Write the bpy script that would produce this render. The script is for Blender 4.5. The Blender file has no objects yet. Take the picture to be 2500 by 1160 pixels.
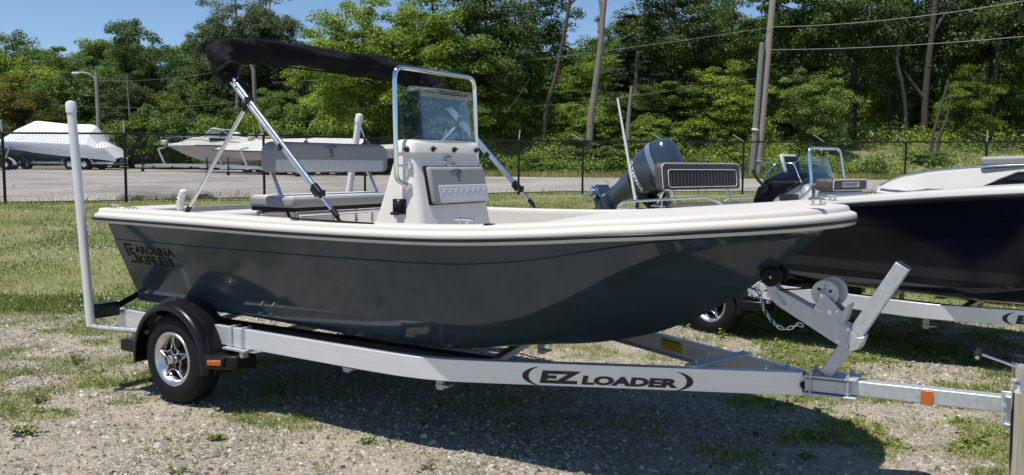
import bpy, bmesh, math, random
import numpy as np
from mathutils import Vector, Matrix
from mathutils.bvhtree import BVHTree
random.seed(7); np.random.seed(7)
SC = bpy.context.scene
COL = SC.collection
R = math.radians
# ------------------------------------------------------------------ camera
cam = bpy.data.cameras.new('camera'); cam_o = bpy.data.objects.new('camera', cam); COL.objects.link(cam_o)
PITCH, ROLL = 0.0861, 0.0079
cp, sp, cr, sr = math.cos(PITCH), math.sin(PITCH), math.cos(ROLL), math.sin(ROLL)
r0, u0, f0 = Vector((1, 0, 0)), Vector((0, sp, cp)), Vector((0, cp, -sp))
cx_, cy_ = r0*cr + u0*sr, u0*cr - r0*sr
Mx = Matrix((cx_, cy_, -f0)).transposed().to_4x4(); Mx.translation = Vector((0, 0, 1.677))
cam_o.matrix_world = Mx
cam.sensor_width = 36; cam.lens = 2100/2500*36; cam.clip_start = .05; cam.clip_end = 900
SC.camera = cam_o
# ------------------------------------------------------------------ light
SUN = Vector((-.248, -.222, 1)).normalized()
w = bpy.data.worlds.new('World'); SC.world = w; w.use_nodes = True
nt = w.node_tree; bg = nt.nodes['Background']
sky = nt.nodes.new('ShaderNodeTexSky'); sky.sky_type = 'NISHITA'; sky.sun_disc = False
sky.sun_elevation = math.asin(SUN.z); sky.sun_rotation = math.atan2(SUN.x, SUN.y)
sky.air_density = 1.0; sky.dust_density = 0.; sky.ozone_density = 6.; sky.altitude = 900
nt.links.new(sky.outputs[0], bg.inputs[0]); bg.inputs[1].default_value = .095
sl = bpy.data.lights.new('sun', 'SUN'); so = bpy.data.objects.new('sun', sl); COL.objects.link(so)
sl.energy = 4.3; sl.angle = R(.55); sl.color = (1, .955, .87)
so.rotation_mode = 'QUATERNION'; so.rotation_quaternion = SUN.to_track_quat('Z', 'Y')
SC.view_settings.view_transform = 'Standard'; SC.view_settings.look = 'None'
SC.view_settings.exposure = 0.38; SC.view_settings.gamma = 1
SC.cycles.max_bounces = 8; SC.cycles.transparent_max_bounces = 12
SC.cycles.use_denoising = True
# ------------------------------------------------------------------ materials
def mat(name, col, rough=.5, metal=0., coat=0., var=0., vscale=20., bump=0., bscale=60., spec=None, sheen=0., stretch=None, dirt=None):
    m = bpy.data.materials.new(name); m.use_nodes = True; t = m.node_tree; b = t.nodes['Principled BSDF']
    b.inputs['Base Color'].default_value = (*col, 1); b.inputs['Roughness'].default_value = rough
    b.inputs['Metallic'].default_value = metal; b.inputs['Coat Weight'].default_value = coat
    b.inputs['Coat Roughness'].default_value = .03
    if spec is not None: b.inputs['Specular IOR Level'].default_value = spec
    if sheen: b.inputs['Sheen Weight'].default_value = sheen
    tc = t.nodes.new('ShaderNodeTexCoord'); mp = t.nodes.new('ShaderNodeMapping')
    t.links.new(tc.outputs['Object'], mp.inputs[0])
    if stretch: mp.inputs['Scale'].default_value = stretch
    if var:
        n = t.nodes.new('ShaderNodeTexNoise'); n.inputs['Scale'].default_value = vscale; n.inputs['Detail'].default_value = 5
        t.links.new(mp.outputs[0], n.inputs['Vector'])
        mx = t.nodes.new('ShaderNodeMix'); mx.data_type = 'RGBA'
        mx.inputs[6].default_value = (*[c*(1-var) for c in col], 1); mx.inputs[7].default_value = (*[min(1, c*(1+var)) for c in col], 1)
        t.links.new(n.outputs[0], mx.inputs[0]); t.links.new(mx.outputs[2], b.inputs['Base Color'])
        mr = t.nodes.new('ShaderNodeMapRange'); mr.inputs[3].default_value = max(.02, rough-.25*var-.03); mr.inputs[4].default_value = rough+.25*var+.05
        t.links.new(n.outputs[0], mr.inputs[0]); t.links.new(mr.outputs[0], b.inputs['Roughness'])
    if bump:
        n2 = t.nodes.new('ShaderNodeTexNoise'); n2.inputs['Scale'].default_value = bscale; n2.inputs['Detail'].default_value = 4
        t.links.new(mp.outputs[0], n2.inputs['Vector'])
        bp = t.nodes.new('ShaderNodeBump'); bp.inputs['Strength'].default_value = bump; bp.inputs['Distance'].default_value = .004
        t.links.new(n2.outputs[0], bp.inputs['Height']); t.links.new(bp.outputs[0], b.inputs['Normal'])
    return m
M = {}
M['white'] = mat('white_gelcoat', (.57, .552, .52), .28, coat=.25, var=.03, vscale=4, bump=.05, bscale=90)
M['cream'] = mat('textured_gelcoat', (.56, .532, .49), .5, var=.03, vscale=6, bump=.35, bscale=260)
M['console'] = mat('lightened_console_gelcoat', (.80, .745, .675), .5, var=.03, vscale=6, bump=.35, bscale=260)  # cream gelcoat lightened to make up for the low-angle light on the console
M['slate'] = mat('slate_gelcoat', (.031, .048, .062), .08, coat=.0, spec=.5, var=.06, vscale=1.5, bump=.008, bscale=3)
M['navy'] = mat('navy_gelcoat', (.004, .005, .013), .10, coat=.0, spec=.28, var=.1, vscale=1.5, bump=.010, bscale=4)
M['navygrey'] = mat('navy_grey_stripe', (.010, .012, .022), .2)
M['black'] = mat('black_plastic', (.006, .006, .007), .32, coat=.15, spec=.3, var=.1, vscale=8)
M['blackmatte'] = mat('matte_black_rubber', (.012, .012, .012), .62, spec=.2, var=.15, vscale=30)
M['canvas'] = mat('black_canvas', (.006, .006, .008), .8, var=.15, vscale=30, bump=.4, bscale=300, spec=.15)
M['tyre'] = mat('tyre_rubber', (.012, .012, .0125), .65, spec=.2, var=.2, vscale=40, bump=.2, bscale=200)
M['alu'] = mat('brushed_aluminium', (.76, .77, .80), .36, metal=.5, var=.12, vscale=12, bump=.08, bscale=60, stretch=(.3, .3, 14))
M['galv'] = mat('galvanised_steel', (.50, .53, .55), .42, metal=.5, var=.28, vscale=38, bump=.15, bscale=60)
M['chrome'] = mat('polished_steel', (.75, .75, .75), .09, metal=1, var=.04, vscale=30)
M['tube'] = mat('anodised_tube', (.72, .73, .75), .2, metal=1, var=.05, vscale=20)
M['cast'] = mat('machined_alloy', (.66, .66, .66), .30, metal=1, var=.1, vscale=60)
M['darkwheel'] = mat('dark_wheel_paint', (.008, .008, .009), .35)
M['vgrey'] = mat('grey_vinyl', (.27, .27, .265), .55, var=.06, vscale=9, bump=.2, bscale=300)
M['vlight'] = mat('light_grey_vinyl', (.56, .56, .56), .5, var=.04, vscale=12, bump=.2, bscale=300)
M['brown'] = mat('brown_vinyl', (.085, .070, .064), .5, var=.12, vscale=10, bump=.2, bscale=300)
M['brownd'] = mat('dark_ribbed_vinyl', (.022, .018, .017), .6, var=.12, vscale=10)
M['piping'] = mat('white_piping', (.75, .74, .72), .5)
M['motor'] = mat('blue_grey_motor_paint', (.030, .042, .062), .22, coat=.8, var=.08, vscale=5)
M['motorl'] = mat('silver_blue_motor_band', (.16, .20, .28), .25, coat=.6)
M['pvc'] = mat('white_pvc', (.66, .67, .665), .38, var=.04, vscale=6)
M['decal'] = mat('black_decal', (.012, .012, .01), .3)
M['olive'] = mat('hull_decal', (.006, .006, .003), .6, spec=.1)
M['navydecal'] = mat('navy_decal', (.006, .010, .03), .3)
M['greyline'] = mat('grey_decal', (.22, .22, .22), .4)
M['paper'] = mat('white_label', (.75, .75, .74), .5)
M['yellow'] = mat('yellow_label', (.65, .5, .06), .5)
M['red'] = mat('red_print', (.5, .03, .03), .5)
M['amber'] = mat('amber_lens', (.50, .115, .012), .18, coat=.6, bump=.4, bscale=240)
M['bunk'] = mat('bunk_carpet', (.02, .02, .02), .95, bump=.5, bscale=300)
M['shrink'] = mat('white_shrink_wrap', (.82, .84, .88), .3, var=.03, vscale=2, bump=.5, bscale=3)
M['farwhite'] = mat('weathered_white_gelcoat', (.62, .60, .56), .4, var=.08, vscale=2)
M['fartan'] = mat('tan_gelcoat', (.46, .39, .34), .45, var=.1, vscale=2)
M['farblue'] = mat('blue_hull_paint', (.03, .06, .16), .3)
M['teal'] = mat('teal_bottom_paint', (.04, .09, .11), .6, var=.3, vscale=2)
M['orange'] = mat('yellow_cover', (.6, .36, .04), .7)
M['blackpaint'] = mat('black_vinyl_coated_steel', (.006, .006, .0065), .35, coat=.1, spec=.3)
M['wood'] = mat('weathered_pole_wood', (.27, .235, .20), .85, var=.22, vscale=12, bump=.6, bscale=30, stretch=(6, 6, .6))
M['woodg'] = mat('greenish_pole_wood', (.17, .19, .165), .85, var=.25, vscale=12, bump=.6, bscale=30, stretch=(6, 6, .6))
M['bark'] = mat('tree_bark', (.065, .054, .043), .9, var=.5, vscale=9, bump=.8, bscale=20, stretch=(3, 3, .7))
M['barkl'] = mat('pale_bark', (.20, .18, .155), .9, var=.5, vscale=9, bump=.8, bscale=20, stretch=(3, 3, .7))
M['rock'] = mat('grey_boulder', (.2, .19, .17), .9, var=.3, vscale=8, bump=.8, bscale=20)
M['interior'] = mat('dark_trim', (.03, .03, .03), .6)  # near-black for rub rails, a hull bottom, vents and holes
M['plastic'] = mat('clear_plastic_wrap', (.7, .72, .75), .15, bump=1., bscale=60)
def glass(name, col, alpha):
    m = bpy.data.materials.new(name); m.use_nodes = True; t = m.node_tree; b = t.nodes['Principled BSDF']
    t.nodes.remove(b); out = t.nodes['Material Output']
    tr = t.nodes.new('ShaderNodeBsdfTransparent'); tr.inputs[0].default_value = (*col, 1)
    gl = t.nodes.new('ShaderNodeBsdfGlossy'); gl.inputs['Roughness'].default_value = .02
    fr = t.nodes.new('ShaderNodeFresnel'); fr.inputs[0].default_value = 1.45
    mr = t.nodes.new('ShaderNodeMath'); mr.operation = 'MULTIPLY_ADD'; mr.inputs[1].default_value = .45; mr.inputs[2].default_value = alpha
    t.links.new(fr.outputs[0], mr.inputs[0])
    mx = t.nodes.new('ShaderNodeMixShader'); t.links.new(mr.outputs[0], mx.inputs[0]); t.links.new(tr.outputs[0], mx.inputs[1]); t.links.new(gl.outputs[0], mx.inputs[2])
    t.links.new(mx.outputs[0], out.inputs[0]); return m
M['tint'] = glass('smoked_acrylic', (.90, .94, .94), .0)
M['tintedge'] = mat('acrylic_edge', (.12, .22, .24), .15)
M['clear'] = glass('clear_glass', (.6, .7, .7), .06)
# ------------------------------------------------------------------ mesh helpers
class MB:
    def __init__(s): s.v = []; s.f = []
    def add(s, vs, fs):
        o = len(s.v); s.v += [tuple(v) for v in vs]; s.f += [tuple(i+o for i in f) for f in fs]; return s
    def box(s, c, size, m=None):
        hx, hy, hz = size[0]/2, size[1]/2, size[2]/2
        vs = [Vector((x, y, z)) for x in (-hx, hx) for y in (-hy, hy) for z in (-hz, hz)]
        if m is not None: vs = [m @ v for v in vs]
        vs = [v+Vector(c) for v in vs]
        return s.add(vs, [(0, 1, 3, 2), (4, 6, 7, 5), (0, 4, 5, 1), (2, 3, 7, 6), (0, 2, 6, 4), (1, 5, 7, 3)])
    def bar(s, a, b, wd, ht, up=(0, 0, 1)):   # rectangular bar from a to b
        a, b = Vector(a), Vector(b); d = b-a; L = d.length; d.normalize(); side = d.cross(Vector(up)).normalized(); u = side.cross(d)
        m = Matrix((d, side, u)).transposed(); return s.box((a+b)/2, (L, wd, ht), m)
    def tube(s, pts, r, n=10, cap=True, closed=False):
        pts = [Vector(p) for p in pts]; N = len(pts); rr = r if hasattr(r, '__len__') else [r]*N
        rings = []; prev = None
        for i, p in enumerate(pts):
            if closed: t = pts[(i+1) % N]-pts[i-1]
            else: t = pts[min(i+1, N-1)]-pts[max(i-1, 0)]
            t.normalize()
            if prev is None: a = t.cross(Vector((0, 0, 1)) if abs(t.z) < .9 else Vector((1, 0, 0))).normalized()
            else: a = (prev-t*prev.dot(t)).normalized()
            prev = a; b = t.cross(a); rings.append([p+(a*math.cos(2*math.pi*k/n)+b*math.sin(2*math.pi*k/n))*rr[i] for k in range(n)])
        vs = [v for rg in rings for v in rg]; fs = []
        for i in range(N if closed else N-1):
            j = (i+1) % N
            for k in range(n): fs.append((i*n+k, i*n+(k+1) % n, j*n+(k+1) % n, j*n+k))
        if cap and not closed: fs += [tuple(range(n))[::-1], tuple((N-1)*n+k for k in range(n))]
        return s.add(vs, fs)
    def cyl(s, a, b, r, n=14, r2=None): return s.tube([a, b], [r, r if r2 is None else r2], n)
    def lathe(s, prof, c, axis='y', n=32, close=False):  # prof: (radius, along)
        vs = []; N = len(prof)
        for k in range(n):
            A = 2*math.pi*k/n; ca, sa = math.cos(A), math.sin(A)
            for q in prof:
                rr, h = q[0], q[1]
                vs.append({'y': (c[0]+rr*ca, c[1]+h, c[2]+rr*sa), 'z': (c[0]+rr*ca, c[1]+rr*sa, c[2]+h), 'x': (c[0]+h, c[1]+rr*ca, c[2]+rr*sa)}[axis])
        fs = []
        for k in range(n):
            for i in range(N-1 if not close else N): fs.append((k*N+i, k*N+(i+1) % N, ((k+1) % n)*N+(i+1) % N, ((k+1) % n)*N+i))
        return s.add(vs, fs)
    def prism(s, poly, f0_, f1_):  # poly list of 2D; f maps (a,b)->3D for two faces
        n = len(poly); s.add([f0_(*p) for p in poly]+[f1_(*p) for p in poly], [tuple(range(n))[::-1], tuple(range(n, 2*n))]+[(i, (i+1) % n, n+(i+1) % n, n+i) for i in range(n)]); return s
    def grid(s, rows, closeu=False, closev=False):
        nr, nc = len(rows), len(rows[0]); fs = []
        for i in range(nr if closeu else nr-1):
            for j in range(nc if closev else nc-1):
                a, b = i, (i+1) % nr; c, d = j, (j+1) % nc; fs.append((a*nc+c, a*nc+d, b*nc+d, b*nc+c))
        return s.add([v for r_ in rows for v in r_], fs)
def finish(me, smooth=38, recalc=True):
    bm = bmesh.new(); bm.from_mesh(me)
    if recalc: bmesh.ops.recalc_face_normals(bm, faces=bm.faces)
    if smooth:
        for f in bm.faces: f.smooth = True
        for e in bm.edges:
            if len(e.link_faces) == 2 and e.calc_face_angle(0) > R(smooth): e.smooth = False
    bm.to_mesh(me); bm.free()
def part(name, mb, m, parent=None, bevel=0, seg=2, smooth=38, sub=0, recalc=True):
    me = bpy.data.meshes.new(name); me.from_pydata([tuple(v) for v in mb.v], [], mb.f); me.update()
    finish(me, smooth, recalc)
    o = bpy.data.objects.new(name, me); COL.objects.link(o)
    me.materials.append(M[m] if isinstance(m, str) else m)
    if parent is not None: o.parent = parent
    if bevel:
        b = o.modifiers.new('bevel', 'BEVEL'); b.width = bevel; b.segments = seg; b.limit_method = 'ANGLE'; b.angle_limit = R(35); b.use_clamp_overlap = True
    if sub:
        b = o.modifiers.new('sub', 'SUBSURF'); b.levels = sub; b.render_levels = sub
    return o
def tag(o, label=None, cat=None, group=None, kind=None):
    if label: o['label'] = label
    if cat: o['category'] = cat
    if group: o['group'] = group
    if kind: o['kind'] = kind
    return o
def empty(name, loc=(0, 0, 0), rz=0, parent=None):
    o = bpy.data.objects.new(name, None); COL.objects.link(o); o.location = loc; o.rotation_euler = (0, 0, rz); o.empty_display_size = .1
    if parent is not None: o.parent = parent
    return o
def copy_tree(o, parent=None):
    c = o.copy(); COL.objects.link(c)
    if parent is not None: c.parent = parent; c.matrix_parent_inverse = o.matrix_parent_inverse
    for ch in list(o.children): copy_tree(ch, c)
    return c
def text_part(name, s, W_, H_, fn, m, parent, bold=0., shear=0., thick=.0008):
    cu = bpy.data.curves.new(name, 'FONT'); cu.body = s; cu.size = 1; cu.offset = bold; cu.shear = shear; cu.resolution_u = 3
    t = bpy.data.objects.new('tmp', cu); COL.objects.link(t)
    dg = bpy.context.evaluated_depsgraph_get(); me = bpy.data.meshes.new_from_object(t.evaluated_get(dg)); bpy.data.objects.remove(t)
    co = np.array([v.co[:] for v in me.vertices]); mn, mxx = co.min(0), co.max(0)
    for v in me.vertices:
        v.co = fn((v.co.x-mn[0])/(mxx[0]-mn[0])*W_, (v.co.y-mn[1])/(mxx[1]-mn[1])*H_)
    me.name = name; me.materials.clear(); me.materials.append(M[m]); o = bpy.data.objects.new(name, me); COL.objects.link(o); o.parent = parent
    return o
def np_mesh(name, V, F, m, parent=None, tint=None, smooth=False):
    V = np.asarray(V, np.float32); F = np.asarray(F, np.int32); k = F.shape[1]
    me = bpy.data.meshes.new(name); me.vertices.add(len(V)); me.vertices.foreach_set('co', V.ravel())
    me.loops.add(F.size); me.loops.foreach_set('vertex_index', F.ravel()); me.polygons.add(len(F))
    me.polygons.foreach_set('loop_start', np.arange(0, F.size, k, dtype=np.int32))
    me.polygons.foreach_set('use_smooth', np.full(len(F), smooth))
    if tint is not None:
        at = me.attributes.new('tint', 'FLOAT', 'POINT'); at.data.foreach_set('value', np.asarray(tint, np.float32))
    me.update(); me.validate()
    if m is not None: me.materials.append(M[m] if isinstance(m, str) else m)
    o = bpy.data.objects.new(name, me); COL.objects.link(o)
    if parent is not None: o.parent = parent
    return o
# value noise
_rng = np.random.RandomState(3); _T = _rng.rand(256, 256)
def vn(x, y):
    xi, yi = np.floor(x).astype(int), np.floor(y).astype(int); fx, fy = x-xi, y-yi
    fx = fx*fx*(3-2*fx); fy = fy*fy*(3-2*fy); a, b, c, d = _T[xi % 256, yi % 256], _T[(xi+1) % 256, yi % 256], _T[xi % 256, (yi+1) % 256], _T[(xi+1) % 256, (yi+1) % 256]
    return (a*(1-fx)+b*fx)*(1-fy)+(c*(1-fx)+d*fx)*fy
def fbm(x, y, o=4):
    s = 0; a = .5; t = 0
    for i in range(o): s = s+a*vn(x+17.3*i, y+9.1*i); t += a; x = x*2.03; y = y*2.03; a *= .5
    return s/t
def sstep(a, b, x): t = np.clip((x-a)/(b-a), 0, 1); return t*t*(3-2*t)
# ------------------------------------------------------------------ terrain
def height(X, Y):
    X = np.asarray(X, float); Y = np.asarray(Y, float)
    z = .53*sstep(9.5, 21, Y)+.0155*np.clip(Y-21, 0, 60)
    z = z-.05*sstep(6.5, 8.5, Y)*sstep(.5, 2.5, X)*(1-sstep(11, 16, Y))
    bank = sstep(-7, 1, X+.0*Y)*sstep(48.6, 56, Y)*3.5*np.interp(X, [13, 21], [1, .62])
    z = z+bank*(1+.25*(fbm(X*.12, Y*.12)-.5))+sstep(68, 130, Y)*6*(1-.6*sstep(-5, 8, X))
    z = z+sstep(130, 300, Y)*4
    z = z+.03*(fbm(X*.5+4, Y*.5)-.5)+.018*(fbm(X*3, Y*3, 3)-.5)*(Y < 14)
    return z
def grassmask(X, Y):
    n = fbm(X*.55+11, Y*.8+3, 4); n2 = fbm(X*2.3+5, Y*3.1+8, 4); n3 = fbm(X*.25, Y*.35+5, 3)
    patch = sstep(.515, .62, .50*n+.50*n2+.16*(n3-.5))
    # lawn further back; more weed on the right between the two trailers
    edge = 9.2+1.6*(n-.5)*2-.5*np.clip(-X-3, 0, 2)
    lawn = sstep(0, 1.1, Y-edge)
    mid = sstep(.50, .70, n2*.6+n*.4+.10)*sstep(1.5, 2.6, X)*sstep(5.2, 6.2, Y)
    left = sstep(.49, .62, n2*.6+n*.4)*sstep(6.4, 8.6, Y)*sstep(-2.0, -3.0, X)
    return np.clip(np.maximum.reduce([patch*.85, lawn, mid*.95, left]), 0, 1)
def fine(a, b, st, n_out, far):
    inner = np.arange(a, b, st); k = np.arange(1, n_out+1); g = st*(np.cumsum(1.0+0*k)); 
    q = (far/(st*n_out))**(1/ (n_out-1)) if n_out > 1 else 1
    step = st*np.power(1.085, k); out = np.cumsum(step); sc = out*1.0
    sc = sc*(1+(far/sc[-1]-1)*(k/n_out)**4)
    return inner, sc
ix, ox = fine(-4.2, 5.2, .045, 60, 400)
xs = np.concatenate([(-4.2-ox)[::-1], ix, 5.2+ox])
iy, oy = fine(3.2, 9.6, .045, 90, 420)
ys = np.concatenate([[-30, -15, -6, -2, 0, 1.5, 2.5], iy, 9.6+oy])
XX, YY = np.meshgrid(xs, ys); ZZ = height(XX, YY)
nx, ny = len(xs), len(ys); idx = np.arange(nx*ny).reshape(ny, nx)
F = np.stack([idx[:-1, :-1], idx[:-1, 1:], idx[1:, 1:], idx[1:, :-1]], -1).reshape(-1, 4)
GM = grassmask(XX, YY)
GM = np.where(YY > 23, .95, GM)
def ground_mat():
    m = bpy.data.materials.new('gravel_and_turf'); m.use_nodes = True; t = m.node_tree; b = t.nodes['Principled BSDF']; N = t.nodes.new; L = t.links.new
    tc = N('ShaderNodeTexCoord'); at = N('ShaderNodeAttribute'); at.attribute_name = 'tint'
    def noise(sc, d=5, r=.6):
        n = N('ShaderNodeTexNoise'); n.inputs['Scale'].default_value = sc; n.inputs['Detail'].default_value = d; n.inputs['Roughness'].default_value = r; L(tc.outputs['Object'], n.inputs['Vector']); return n
    def ramp(src, stops):
        r = N('ShaderNodeValToRGB'); e = r.color_ramp.elements
        while len(e) < len(stops): e.new(.5)
        for i, (p, c) in enumerate(stops): e[i].position = p; e[i].color = (*c, 1)
        L(src, r.inputs[0]); return r
    def mix(f, a, c, mode='MIX'):
        x = N('ShaderNodeMix'); x.data_type = 'RGBA'; x.blend_type = mode
        if isinstance(f, float): x.inputs[0].default_value = f
        else: L(f, x.inputs[0])
        L(a, x.inputs[6]); L(c, x.inputs[7]); return x
    v1 = N('ShaderNodeTexVoronoi'); v1.inputs['Scale'].default_value = 62; L(tc.outputs['Object'], v1.inputs['Vector'])
    v2 = N('ShaderNodeTexVoronoi'); v2.inputs['Scale'].default_value = 150; L(tc.outputs['Object'], v2.inputs['Vector'])
    s1 = N('ShaderNodeSeparateColor'); L(v1.outputs['Color'], s1.inputs[0]); s2 = N('ShaderNodeSeparateColor'); L(v2.outputs['Color'], s2.inputs[0])
    g1 = ramp(s1.outputs[0], [(0, (.055, .052, .048)), (.35, (.21, .186, .154)), (.72, (.37, .33, .275)), (1, (.64, .58, .49))])
    g2 = ramp(s2.outputs[1], [(0, (.075, .07, .062)), (.5, (.27, .238, .196)), (1, (.45, .40, .33))])
    grav = mix(noise(9).outputs[0], g1.outputs[0], g2.outputs[0])
    dirt = ramp(noise(30, 8, .7).outputs[0], [(.3, (.28, .24, .188)), (.7, (.45, .392, .315))])
    dm = ramp(noise(1.1, 6, .65).outputs[0], [(.44, (0, 0, 0)), (.60, (1, 1, 1))])
    dm2 = N('ShaderNodeMath'); dm2.operation = 'MULTIPLY'; L(dm.outputs[0], dm2.inputs[0]); dm2.inputs[1].default_value = .8
    base = mix(dm2.outputs[0], grav.outputs[2], dirt.outputs[0])
    turf = ramp(noise(14, 8, .75).outputs[0], [(.3, (.06, .085, .018)), (.5, (.13, .165, .035)), (.7, (.25, .26, .08))])
    dry = ramp(noise(.5, 5, .6).outputs[0], [(.40, (0, 0, 0)), (.62, (1, 1, 1))])
    dryc = ramp(noise(25, 6, .7).outputs[0], [(.3, (.16, .15, .06)), (.7, (.32, .29, .14))])
    dh = N('ShaderNodeMath'); dh.operation = 'MULTIPLY'; L(dry.outputs[0], dh.inputs[0]); dh.inputs[1].default_value = .8
    turf2 = mix(dh.outputs[0], turf.outputs[0], dryc.outputs[0])
    gm = N('ShaderNodeMath'); gm.operation = 'MULTIPLY'; L(at.outputs['Fac'], gm.inputs[0]); gm.inputs[1].default_value = .85
    c = mix(gm.outputs[0], base.outputs[2], turf2.outputs[2]); L(c.outputs[2], b.inputs['Base Color'])
    b.inputs['Roughness'].default_value = .92; b.inputs['Specular IOR Level'].default_value = .25
    bp = N('ShaderNodeBump'); bp.inputs['Strength'].default_value = .8; bp.inputs['Distance'].default_value = .012; L(v1.outputs['Distance'], bp.inputs['Height']); bp.invert = True
    bp2 = N('ShaderNodeBump'); bp2.inputs['Strength'].default_value = .5; bp2.inputs['Distance'].default_value = .01; L(noise(90, 4).outputs[0], bp2.inputs['Height']); L(bp.outputs[0], bp2.inputs['Normal'])
    L(bp2.outputs[0], b.inputs['Normal']); return m
M['ground'] = ground_mat()
g = np_mesh('ground', np.stack([XX, YY, ZZ], -1).reshape(-1, 3), F, 'ground', tint=GM.ravel(), smooth=True); tag(g, kind='structure')
# the boat yard beyond the fence: pale worn asphalt and gravel sheet following the ground
def lot_mat():
    m = mat('worn_asphalt', (.34, .315, .295), .9, var=.16, vscale=1.3, bump=.4, bscale=60); t = m.node_tree; b = t.nodes['Principled BSDF']; src = b.inputs['Base Color'].links[0].from_socket
    tc = t.nodes.new('ShaderNodeTexCoord'); n = t.nodes.new('ShaderNodeTexNoise'); n.inputs['Scale'].default_value = .35; n.inputs['Detail'].default_value = 6; t.links.new(tc.outputs['Object'], n.inputs['Vector'])
    r = t.nodes.new('ShaderNodeValToRGB'); e = r.color_ramp.elements; e[0].position = .35; e[0].color = (.72, .72, .72, 1); e[1].position = .65; e[1].color = (1.12, 1.1, 1.06, 1); t.links.new(n.outputs[0], r.inputs[0])
    v = t.nodes.new('ShaderNodeTexVoronoi'); v.feature = 'DISTANCE_TO_EDGE'; v.inputs['Scale'].default_value = .28; t.links.new(tc.outputs['Object'], v.inputs['Vector']); c = t.nodes.new('ShaderNodeValToRGB'); c.color_ramp.elements[0].color = (.62, .62, .60, 1); c.color_ramp.elements[1].position = .02; t.links.new(v.outputs[0], c.inputs[0])
    x1 = t.nodes.new('ShaderNodeMix'); x1.data_type = 'RGBA'; x1.blend_type = 'MULTIPLY'; x1.inputs[0].default_value = 1; t.links.new(src, x1.inputs[6]); t.links.new(r.outputs[0], x1.inputs[7])
    x2 = t.nodes.new('ShaderNodeMix'); x2.data_type = 'RGBA'; x2.blend_type = 'MULTIPLY'; x2.inputs[0].default_value = 1; t.links.new(x1.outputs[2], x2.inputs[6]); t.links.new(c.outputs[0], x2.inputs[7]); t.links.new(x2.outputs[2], b.inputs['Base Color']); return m
M['lot'] = lot_mat()
def sheet(name, x0, x1, yl, yh, m, nxs=90, nys=30, dz=.03):
    us = np.linspace(0, 1, nxs); vs = np.linspace(0, 1, nys); U, V = np.meshgrid(us, vs)
    X = x0+(x1-x0)*U; Y = yl(X)*(1-V)+yh(X)*V; Z = height(X, Y)+dz
    id_ = np.arange(nxs*nys).reshape(nys, nxs); F_ = np.stack([id_[:-1, :-1], id_[:-1, 1:], id_[1:, 1:], id_[1:, :-1]], -1).reshape(-1, 4)
    return tag(np_mesh(name, np.stack([X, Y, Z], -1).reshape(-1, 3), F_, m, smooth=True), kind='structure')
fence_y = lambda X: np.interp(X, [-20, -12.8, -10.2, -7, -4.45, 2.35, 5.1, 8, 13.9, 17, 40], [18.5, 21.7, 22.6, 24.3, 26, 28.9, 29.3, 29.8, 30.5, 30.9, 32])
lot_near = lambda X: fence_y(X)+np.interp(X, [-20, -6, -2, 40], [1.0, 1.2, 1.6, 1.6])+.35*np.sin(X*1.7)*.5+.25*np.sin(X*4.1+1)
sheet('boat_yard_asphalt', -60, 60, lot_near, lambda X: 47.0+0*X+.3*np.sin(X*.9)+np.interp(X, [-30, -16, -8, 0], [8.5, 8.5, 3, 0]), 'lot')
sheet('gravel_lane', -60, -5, lambda X: 61+0*X, lambda X: 64.5+0*X, 'lot', dz=.035)
def turf_island(x0, x1, y0, y1):
    sheet('verge', x0, x1, lambda X: y0+.3*np.sin(X*2.), lambda X: y1+.4*np.sin(X*1.3+1), 'ground', 40, 12, .05)
# ------------------------------------------------------------------ slate skiff
PHI = .5701
ROOT = (-2.3949, 7.1207, 0)
skiff = empty('slate_skiff', ROOT, -PHI)
tag(skiff, 'slate grey open skiff with white gunwale and folded black bimini on the nearest trailer', 'boat')
trailer = empty('boat_trailer', ROOT, -PHI)
tag(trailer, 'aluminium boat trailer in the foreground carrying the slate grey skiff', 'trailer')
def smooth_tab(us, tab, k=5):
    xs_ = [t[0] for t in tab]; out = []
    for c in range(1, len(tab[0])):
        y = np.interp(us, xs_, [t[c] for t in tab]); 
        for _ in range(k):
            y2 = y.copy(); y2[1:-1] = (y[:-2]+2*y[1:-1]+y[2:])/4; y = y2
        out.append(y)
    return out
def hull_rows(us, T):
    keel, = smooth_tab(us, T['keel'], 12); c2w, c2z = smooth_tab(us, T['c2'], 6); c1w, c1z = smooth_tab(us, T['c1'], 6); tw, tz = smooth_tab(us, T['top'], 10)
    rows = []
    kd, kz = T.get('kn', (.10, .20))
    for i, u in enumerate(us):
        K = (0, keel[i]); C2 = (c2w[i], max(c2z[i], K[1]+.001)); C1 = (c1w[i], max(c1z[i], C2[1]+.001)); Tt = (tw[i], max(tz[i], C1[1]+.004))
        sec = [K]
        for a in (.25, .5, .75): sec.append((K[0]+(C2[0]-K[0])*a, K[1]+(C2[1]-K[1])*a-T.get('belly', 0)*math.sin(math.pi*a)*min(1, C2[0])))
        bl = 1-min(1, max(0, (u-2.7)/.6)) if 'flat' in T else 0; mw, mz = C2[0]*.5+C1[0]*.5, C2[1]*.5+C1[1]*.5
        sec.append(C2); sec += [(mw+bl*.022, mz-bl*.020), C1]
        kn = .74; st = .009*min(1, (Tt[0])*2)
        for a in (.25, .5, .735): sec.append((C1[0]+(Tt[0]+st-C1[0])*a, C1[1]+(Tt[1]-C1[1])*a))
        a = .745; sec.append((C1[0]+(Tt[0]+st-C1[0])*a-st, C1[1]+(Tt[1]-C1[1])*a))
        a = .87; sec.append((C1[0]+(Tt[0]-C1[0])*a, C1[1]+(Tt[1]-C1[1])*a)); sec.append(Tt)
        rows.append([(u, w_, z_) for w_, z_ in sec])
    return rows
SM = 17
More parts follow.
